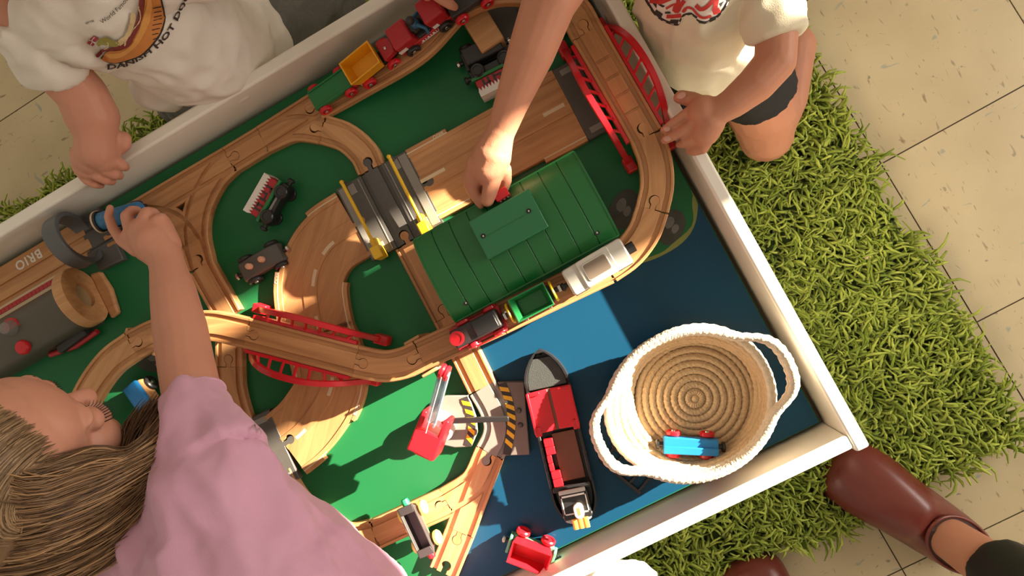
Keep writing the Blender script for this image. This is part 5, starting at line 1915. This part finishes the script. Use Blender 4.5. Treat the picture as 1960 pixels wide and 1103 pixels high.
organic('hair', [('ell', hc + Rh @ Vector((-0.012, 0, 0.026)), (0.090, 0.080, 0.083), Rh)], plain('brown_hair', (0.10, 0.055, 0.03), 0.6, 0.25, 120, 0.5, 300), kid, 0.004, 3)
TEEC = plain('cream_cotton', (0.72, 0.64, 0.48), 0.85, 0.05, 30, 0.15, 900, sheen=0.1)
ks = organic('t_shirt', [('chain', [PW(1345, -110, 0.455, 185), PW(1335, -40, 0.415, 236), PW(1340, 30, 0.36, 230)]), ('frus', *PW(1342, 40, 0.35, 228), *PW(1378, 100, 0.27, 196)), chain((1345, -100, 0.455, 150), (1460, -60, 0.445, 122)), chain((1345, -110, 0.455, 150), (1200, -150, 0.46, 130)),
                         ('frus', *PW(1462, -70, 0.445, 124), *PW(1487, 68, 0.434, 104)), ('frus', *PW(1215, -150, 0.46, 130), *PW(1140, -120, 0.468, 134))], TEEC, kid, 0.004, 9, folds(0.0068, 14, 8.0, (1.0, 1.0, 0.5), 0.0012, 55))
SHORT = plain('black_shorts', (0.012, 0.011, 0.012), 0.8, 0.2, 200, 0.3, 700)
organic('shorts', [('chain', [PW(1372, 88, 0.30, 190), PW(1385, 110, 0.24, 210), PW(1400, 100, 0.17, 200)]), ('frus', *PW(1410, 118, 0.215, 170), *PW(1456, 178, 0.158, 146)), ('frus', *PW(1345, 120, 0.22, 160), *PW(1330, 185, 0.16, 130))], SHORT, kid, 0.004, 6, folds(0.0025, 22, 3.0, (1, 1, 1), 0.001, 70))
tg = cloth_target(ks)
PRW = plain('white_shirt_print', (0.74, 0.66, 0.60), 0.75)
PRR = plain('red_shirt_print', (0.52, 0.035, 0.030), 0.75)
PRK = plain('black_shirt_print', (0.03, 0.026, 0.022), 0.75)
edge = [(1228, -14), (1240, 8), (1252, 26), (1266, 38), (1282, 45), (1298, 48), (1304, 38), (1310, 30), (1322, 27), (1330, 32), (1336, 40), (1348, 44), (1362, 40), (1376, 30), (1386, 16), (1396, 0), (1404, -18)]
decal('print_border', [px_spline(edge, 4, False) + [(1396, -24), (1238, -24)]], PRK, ks, tg, 0.0010)
inner = [(x + (4 if x < 1290 else (-3 if x > 1360 else 0)), y - 5) for x, y in edge]
decal('print_field', [px_spline(inner, 4, False) + [(1392, -24), (1242, -24)]], PRW, ks, tg, 0.0016)
decal('border_dashes', [stroke([(a[0] * 0.75 + b[0] * 0.25, a[1] * 0.75 + b[1] * 0.25 - 2), (a[0] * 0.35 + b[0] * 0.65, a[1] * 0.35 + b[1] * 0.65 - 2)], 1.3) for a, b in zip(edge[1:-2], edge[2:-1])], PRW, ks, tg, 0.0018)
decal('checker', [[(1252, 6), (1260, 5), (1258, 14)], [(1258, 16), (1270, 24), (1266, 34), (1254, 24)], [(1262, 4), (1274, 9), (1270, 12), (1262, 8)], [(1274, 20), (1284, 20), (1286, 24), (1274, 24)], [(1286, 36), (1302, 36), (1298, 45), (1283, 43)], [(1312, 23), (1322, 23), (1320, 27), (1311, 26)], [(1326, 24), (1336, 30), (1334, 34), (1326, 28)], [(1338, 38), (1352, 40), (1348, 44), (1338, 42)], [(1358, 32), (1370, 28), (1368, 36), (1356, 38)], [(1375, 6), (1384, 2), (1378, 12)], [(1386, -4), (1396, -8), (1390, 4)]], PRK, ks, tg, 0.0020)
decal('red_letters', [stroke([(1246, 0), (1262, 2), (1280, -4), (1296, -10)], 9), stroke([(1276, 14), (1288, 8), (1296, 6)], 4), stroke([(1300, -8), (1300, 6), (1292, 16), (1300, 20), (1304, 12), (1312, 0)], 8), stroke([(1278, 29), (1290, 30), (1306, 28)], 7), stroke([(1309, 22), (1316, 13), (1326, 15), (1336, 26), (1346, 32), (1360, 28)], 4.5), stroke([(1332, 8), (1342, 16), (1354, 10), (1368, -6)], 8), stroke([(1370, -8), (1368, 10), (1366, 22), (1376, 16)], 9)], PRR, ks, tg, 0.0023)
for px_, py_, z_, w_ in ((1276, 247, 0.4045, 12), (1277, 265.5, 0.405, 13)):
    nail(kid, px_, py_, z_, w_, 2.6)
nail(kid, 1304, 183, 0.4105, 15, 2.9)

# ---- girl at the left ------------------------------------------------------
girl = thing('person', 'child in pink T-shirt leaning over the table and holding a blue engine', 'person', (-0.62, -0.10, 0.035))
yaw, pit, rol = math.radians(36), math.radians(24), math.radians(-8)
Rg = Matrix.Rotation(yaw, 3, 'Z') @ Matrix.Rotation(pit, 3, 'Y') @ Matrix.Rotation(rol, 3, 'X')
gs = 1.0
eye = P(170, 800, 0.605)
gc = eye - Rg @ (Vector((0.0745, -0.031, -0.004)) * gs)
prims = head_prims(gc, Rg, gs)
sh0 = P(395, 905, 0.575)
prims += [('cap', gc + Rg @ Vector((-0.03, 0, -0.05)), 0.042, P(330, 960, 0.565), 0.034)]
prims += [('chain', [(P(400, 960, 0.545), 0.05), (P(490, 1120, 0.52), 0.06), (P(600, 1290, 0.48), 0.07), (Vector((-0.56, -0.10, 0.40)), 0.08)])]
prims += [('chain', [(Vector((-0.60, -0.12, 0.42)), 0.07), (Vector((-0.60, -0.10, 0.22)), 0.055), (Vector((-0.60, -0.12, 0.05)), 0.04)]), ('chain', [(Vector((-0.52, -0.12, 0.42)), 0.07), (Vector((-0.50, -0.10, 0.22)), 0.055), (Vector((-0.50, -0.12, 0.05)), 0.04)])]
prims += [chain((392, 850, 0.56, 120), (372, 775, 0.525, 108), (357, 700, 0.492, 102), (345, 630, 0.465, 98), (333, 565, 0.440, 84), (322, 515, 0.420, 66), (316, 494, 0.413, 64))]
prims += [chain((316, 492, 0.412, 66), (296, 466, 0.405, 84), (282, 448, 0.402, 72)), chain((318, 470, 0.404, 56), (306, 440, 0.402, 52)), chain((270, 462, 0.400, 50), (252, 452, 0.398, 38))]
prims += [chain((262, 478, 0.400, 30), (234, 462, 0.398, 22), (216, 437, 0.396, 19), (208, 415, 0.392, 17), (211, 398, 0.386, 14)),
          chain((262, 456, 0.402, 30), (248, 432, 0.405, 26), (243, 414, 0.402, 24), (252, 404, 0.394, 21), (262, 403, 0.384, 18)),
          chain((280, 444, 0.405, 30), (276, 420, 0.409, 27), (281, 408, 0.406, 25), (293, 408, 0.396, 22), (300, 412, 0.386, 18)),
          chain((298, 440, 0.405, 30), (301, 424, 0.408, 27), (309, 419, 0.404, 24), (318, 426, 0.396, 20), (321, 434, 0.388, 15))]
organic('body', prims, SKINP, girl, 0.0018, 7)
PINK = plain('pink_cotton', (0.66, 0.35, 0.49), 0.85, 0.07, 30, 0.2, 1100, sheen=0.25)
gsb = organic('t_shirt', [('chain', [PW(395, 890, 0.575, 160), PW(415, 950, 0.575, 240), PW(455, 1065, 0.56, 335), PW(520, 1170, 0.545, 405), PW(600, 1290, 0.53, 470), PW(640, 1400, 0.47, 440)]), ('frus', *PW(415, 890, 0.57, 190), *PW(367, 762, 0.524, 118)), chain((330, 1010, 0.57, 190), (400, 1000, 0.57, 200)), chain((300, 1040, 0.57, 150), (250, 1130, 0.55, 150)), chain((420, 860, 0.562, 108), (432, 900, 0.57, 92))], PINK, girl, 0.004, 8, folds(0.0085, 10, 11.0, (1.3, 0.5, 1.0), 0.0012, 70))
hem = MB()
a, ra = PW(367.5, 764, 0.5246, 121)
b, rb = PW(372, 776, 0.528, 124)
axd = (b - a).normalized()
uu = axd.orthogonal().normalized()
vv = axd.cross(uu)
hem.tube([a + (uu * math.cos(2 * math.pi * k / 48) + vv * math.sin(2 * math.pi * k / 48)) * ra * 1.0 - girl.location for k in range(48)], 0.0022, 8, closed=True)
hem.build('sleeve_hem', PINK, girl, smooth=60)
SKIRT = plain('grey_leggings', (0.10, 0.09, 0.10), 0.8, 0.2, 200)
organic('leggings', [('chain', [(Vector((-0.56, -0.10, 0.44)), 0.115), (Vector((-0.56, -0.13, 0.38)), 0.115)]), ('chain', [(Vector((-0.60, -0.12, 0.40)), 0.078), (Vector((-0.60, -0.10, 0.22)), 0.062), (Vector((-0.60, -0.12, 0.07)), 0.048)]), ('chain', [(Vector((-0.52, -0.12, 0.40)), 0.078), (Vector((-0.50, -0.10, 0.22)), 0.062), (Vector((-0.50, -0.12, 0.07)), 0.048)])], SKIRT, girl, 0.005, 5)
HAIR = hair_material('light_brown_strands', 0, 0)
c0, c1 = (0.105, 0.054, 0.026), (0.52, 0.305, 0.150)
# scalp covered by combed hair
gq = lambda x, y, z: gc + Rg @ (Vector((x, y, z)) * gs)
organic('scalp_hair', [('ell', gq(-0.013, 0, 0.024), (0.086, 0.0765, 0.083), Rg)], plain('hair_base', (0.16, 0.085, 0.04), 0.6, 0.3, 90, 0.6, 260), girl, 0.004, 3)
ps = []
rs = np.random.RandomState(5)
for k in range(1500):
    th = rs.uniform(-1.7, 1.6)
    # from the hairline back over the crown and down the right side
    pts = []
    a0 = rs.uniform(0.22, 0.80)
    for j in range(12):
        f = j / 11
        a_ = a0 + f * 1.9
        y_ = math.sin(th * 0.9) * (1 - 0.15 * f) - 0.35 * f * (1 if th < 0.4 else -0.6)
        y_ = max(-0.98, min(0.98, y_))
        rr_ = math.sqrt(1 - y_ * y_)
        r_ = 1.01 + rs.normal(0, 0.004) + 0.01 * f
        pts.append(gq(-0.013 + 0.086 * r_ * rr_ * math.cos(a_), 0.0765 * r_ * y_, 0.024 + 0.083 * r_ * rr_ * math.sin(a_)))
    ps.append(pts)
strands('combed_hair', ps, 0.0008, HAIR, girl, (0.14, 0.082, 0.042), (0.48, 0.31, 0.165), seed=2)
gd = [[(-70, 850, .700), (30, 905, .690), (110, 893, .665), (180, 872, .636), (245, 872, .605), (300, 825, .578), (335, 772, .560)],
      [(-70, 890, .705), (50, 935, .692), (150, 908, .655), (230, 888, .620), (292, 850, .592), (352, 792, .570)],
      [(-70, 950, .705), (60, 965, .688), (160, 935, .652), (250, 892, .618), (312, 858, .598), (345, 815, .584)],
      [(-70, 1005, .695), (60, 1002, .680), (170, 965, .645), (240, 925, .620), (290, 893, .606), (328, 855, .598)],
      [(-70, 1060, .680), (60, 1052, .668), (150, 1020, .642), (220, 978, .625), (265, 942, .614), (292, 910, .608)],
      [(-70, 1100, .660), (60, 1085, .652), (155, 1050, .638), (225, 1010, .626), (268, 968, .616), (300, 925, .610)],
      [(-70, 1150, .640), (50, 1135, .635), (140, 1105, .628), (205, 1068, .620), (245, 1030, .614), (268, 990, .610)]]
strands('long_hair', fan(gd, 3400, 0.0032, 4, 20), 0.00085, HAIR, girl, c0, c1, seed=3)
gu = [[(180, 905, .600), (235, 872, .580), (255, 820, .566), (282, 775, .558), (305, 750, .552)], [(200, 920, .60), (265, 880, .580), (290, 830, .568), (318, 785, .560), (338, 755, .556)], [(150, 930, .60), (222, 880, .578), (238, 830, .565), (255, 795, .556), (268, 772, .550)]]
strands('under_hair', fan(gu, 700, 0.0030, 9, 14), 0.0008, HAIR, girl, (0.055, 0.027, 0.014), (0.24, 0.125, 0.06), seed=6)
# eyelashes, lid crease and brow on the visible eye
LASH = plain('dark_lash', (0.02, 0.012, 0.01), 0.6)
for sy in (-1, 1):
    lm = MB()
    ll = 1.0 if sy < 0 else 0.35
    for k in range(11):
        u = k / 10 - 0.5
        b0 = gq(0.0850 - 0.030 * u * u, sy * 0.031 + u * 0.026, -0.0090)
        b1 = gq(0.0850 + 0.0055 * ll - 0.026 * u * u, sy * 0.031 + u * 0.031, -0.0125)
        b2 = gq(0.0850 + 0.0095 * ll - 0.026 * u * u, sy * 0.031 + u * 0.034, -0.0115)
        lm.tube([b0 - girl.location, b1 - girl.location, b2 - girl.location], [0.0006, 0.0005, 0.0002], 4)
    tag(lm.build('eyelashes', LASH, girl, smooth=60), kind='stuff')
bw = MB()
for sy in (-1, 1):
    bw.tube([gq(0.0835 - 0.02 * (u * u) * 4, sy * 0.031 + u * 0.034, 0.0135 - 0.012 * u * u) - girl.location for u in [-0.5, -0.3, -0.1, 0.1, 0.3, 0.5]], [0.0006, 0.0013, 0.0016, 0.0016, 0.0012, 0.0005], 6)
bw.build('eyebrows', plain('brow_hair', (0.12, 0.06, 0.03), 0.7), girl, smooth=60)
cr = MB()
for sy in (-1, 1):
    cr.tube([gq(0.0862 - 0.016 * u * u * 3, sy * 0.031 + u * 0.028, -0.0068) - girl.location for u in [-0.5, -0.3, -0.1, 0.1, 0.3, 0.5]], 0.0007, 5)
cr.build('eyelid_line', plain('lid_crease', (0.16, 0.055, 0.035), 0.6), girl, smooth=60)

# ---- adult in clogs --------------------------------------------------------
adult = thing('person', 'adult in oxblood clogs and black trousers at the lower right corner', 'person', (0.02, -0.36, 0.0))
CLOG = plain('oxblood_leather', (0.165, 0.032, 0.022), 0.34, 0.14, 30, 0.05, 300, spec=0.5)
CLOGIN = plain('dark_shoe_lining', (0.05, 0.022, 0.016), 0.7)


def clog(toe, heel, z0):
    T, H = Vector((toe.x, toe.y, z0)), Vector((heel.x, heel.y, z0))
    d = (T - H).normalized()
    s = Vector((-d.y, d.x, 0))
    L_ = (T - H).length
    secs = [(0.0, 0.016, 0.040), (0.03, 0.034, 0.052), (0.10, 0.044, 0.056), (0.25, 0.048, 0.057), (0.40, 0.050, 0.066), (0.47, 0.051, 0.078), (0.56, 0.053, 0.080), (0.68, 0.0575, 0.074), (0.80, 0.0595, 0.064), (0.90, 0.055, 0.054), (0.96, 0.044, 0.045), (0.99, 0.028, 0.036), (1.0, 0.010, 0.030)]
    pts = spline([Vector((u, hw, h)) for u, hw, h in secs], 0.03)
    rings = []
    for q in pts:
        c = H + d * (q.x * L_)
        ring = []
        n = 28
        for k in range(n):
            a_ = 2 * math.pi * k / n
            cx_, sz = math.cos(a_), math.sin(a_)
            y_ = math.copysign(abs(cx_) ** 0.75, cx_) * q.y
            zz = (abs(sz) ** 0.8) * q.z if sz > 0 else -(abs(sz) ** 0.3) * 0.012
            ring.append(c + s * y_ + Vector((0, 0, 0.014 + zz * (1.0 if sz > 0 else 1.0))) - adult.location)
        rings.append(ring)
    sh_ = MB().ring_join(rings).build('shoe', CLOG, adult, smooth=60)
    c = H + d * (0.215 * L_) + Vector((0, 0, 0.0715)) - adult.location
    op = []
    R_ = Matrix((d, s, Vector((0, 0, 1)))).transposed()
    for k in range(40):
        a_ = 2 * math.pi * k / 40
        xx = 0.206 * L_ * math.cos(a_)
        zz = 0.0 + 0.016 * max(0, math.cos(a_)) ** 2 
        op.append(c + R_ @ Vector((xx, 0.0400 * math.sin(a_), zz)))
    MB().tube(op, 0.0028, 8, closed=True).build('shoe_rim', CLOG, sh_, smooth=60)
    ins = MB().add(op, [tuple(range(40))]).build('shoe_opening', CLOGIN, sh_, smooth=0)
    return H, d, s, L_


H1, d1, s1, L1 = clog(P(1588, 878, 0.03), P(1866, 1062, 0.03), 0.004)
H2, d2, s2, L2_ = clog(P(1424, 1066, 0.03), P(1446, 1066, 0.03) + Vector((-0.05, -0.262, 0)), 0.004)
lp_, tr_ = [], []
hip = Vector((0.02, -0.42, 0.86))
for H, d, s, L_, sx in ((H1, d1, s1, L1, 1), (H2, d2, s2, L2_, -1)):
    an = H + d * (0.13 * L_)
    lp_ += [('chain', [(H + d * (0.10 * L_) + Vector((0, 0, 0.050)), 0.026), (H + d * (0.26 * L_) + Vector((0, 0, 0.055)), 0.031), (H + d * (0.34 * L_) + Vector((0, 0, 0.056)), 0.028)]),
            ('chain', [(H + d * (0.30 * L_) + Vector((0, 0, 0.062)), 0.032), (an + Vector((0, 0, 0.12)), 0.037), (an + Vector((0, 0, 0.30)), 0.048), (an + Vector((0, -0.02, 0.46)), 0.052), (hip + Vector((0.09 * sx, 0, 0)), 0.07)])]
    k0 = an + Vector((0, 0, 0.155))
    tr_ += [('frus', k0, 0.052, an + Vector((0, 0, 0.34)), 0.062), ('chain', [(an + Vector((0, 0, 0.34)), 0.061), (an + Vector((0, -0.02, 0.47)), 0.064), (hip + Vector((0.09 * sx, 0, -0.02)), 0.088)])]
tr_ += [('ell', hip + Vector((0, 0, 0.03)), (0.17, 0.11, 0.11), None)]
lp_ += [('cap', hip + Vector((-0.09, 0, 0)), 0.07, hip + Vector((0.09, 0, 0)), 0.07)]
organic('legs', lp_, SKIN, adult, 0.004, 6)
organic('trousers', tr_, plain('black_trousers', (0.014, 0.014, 0.017), 0.55, 0.2, 90), adult, 0.006, 5, folds(0.002, 14, 1.0, (1, 1, 0.4)))

# ---- crumpled white cloth at the bottom edge -------------------------------
wc = P(1138, 1122, 0.35)
cl = thing('white_cloth', 'crumpled white cloth with brown specks outside the bottom rim', 'cloth', (wc.x, wc.y - 0.004, 0.25))
organic('cloth_body', [('ell', wc + Vector((0.0, -0.010, -0.005)), (0.048, 0.026, 0.030)), ('ell', wc + Vector((0.02, -0.03, -0.03)), (0.05, 0.03, 0.04)), ('chain', [(wc + Vector((0, -0.02, -0.04)), 0.03), (wc + Vector((0, -0.03, -0.10)), 0.03)])], plain('white_speckled_cloth', (0.74, 0.70, 0.66), 0.85, 0.12, 90), cl, 0.003, 4, folds(0.004, 24, 4.0))
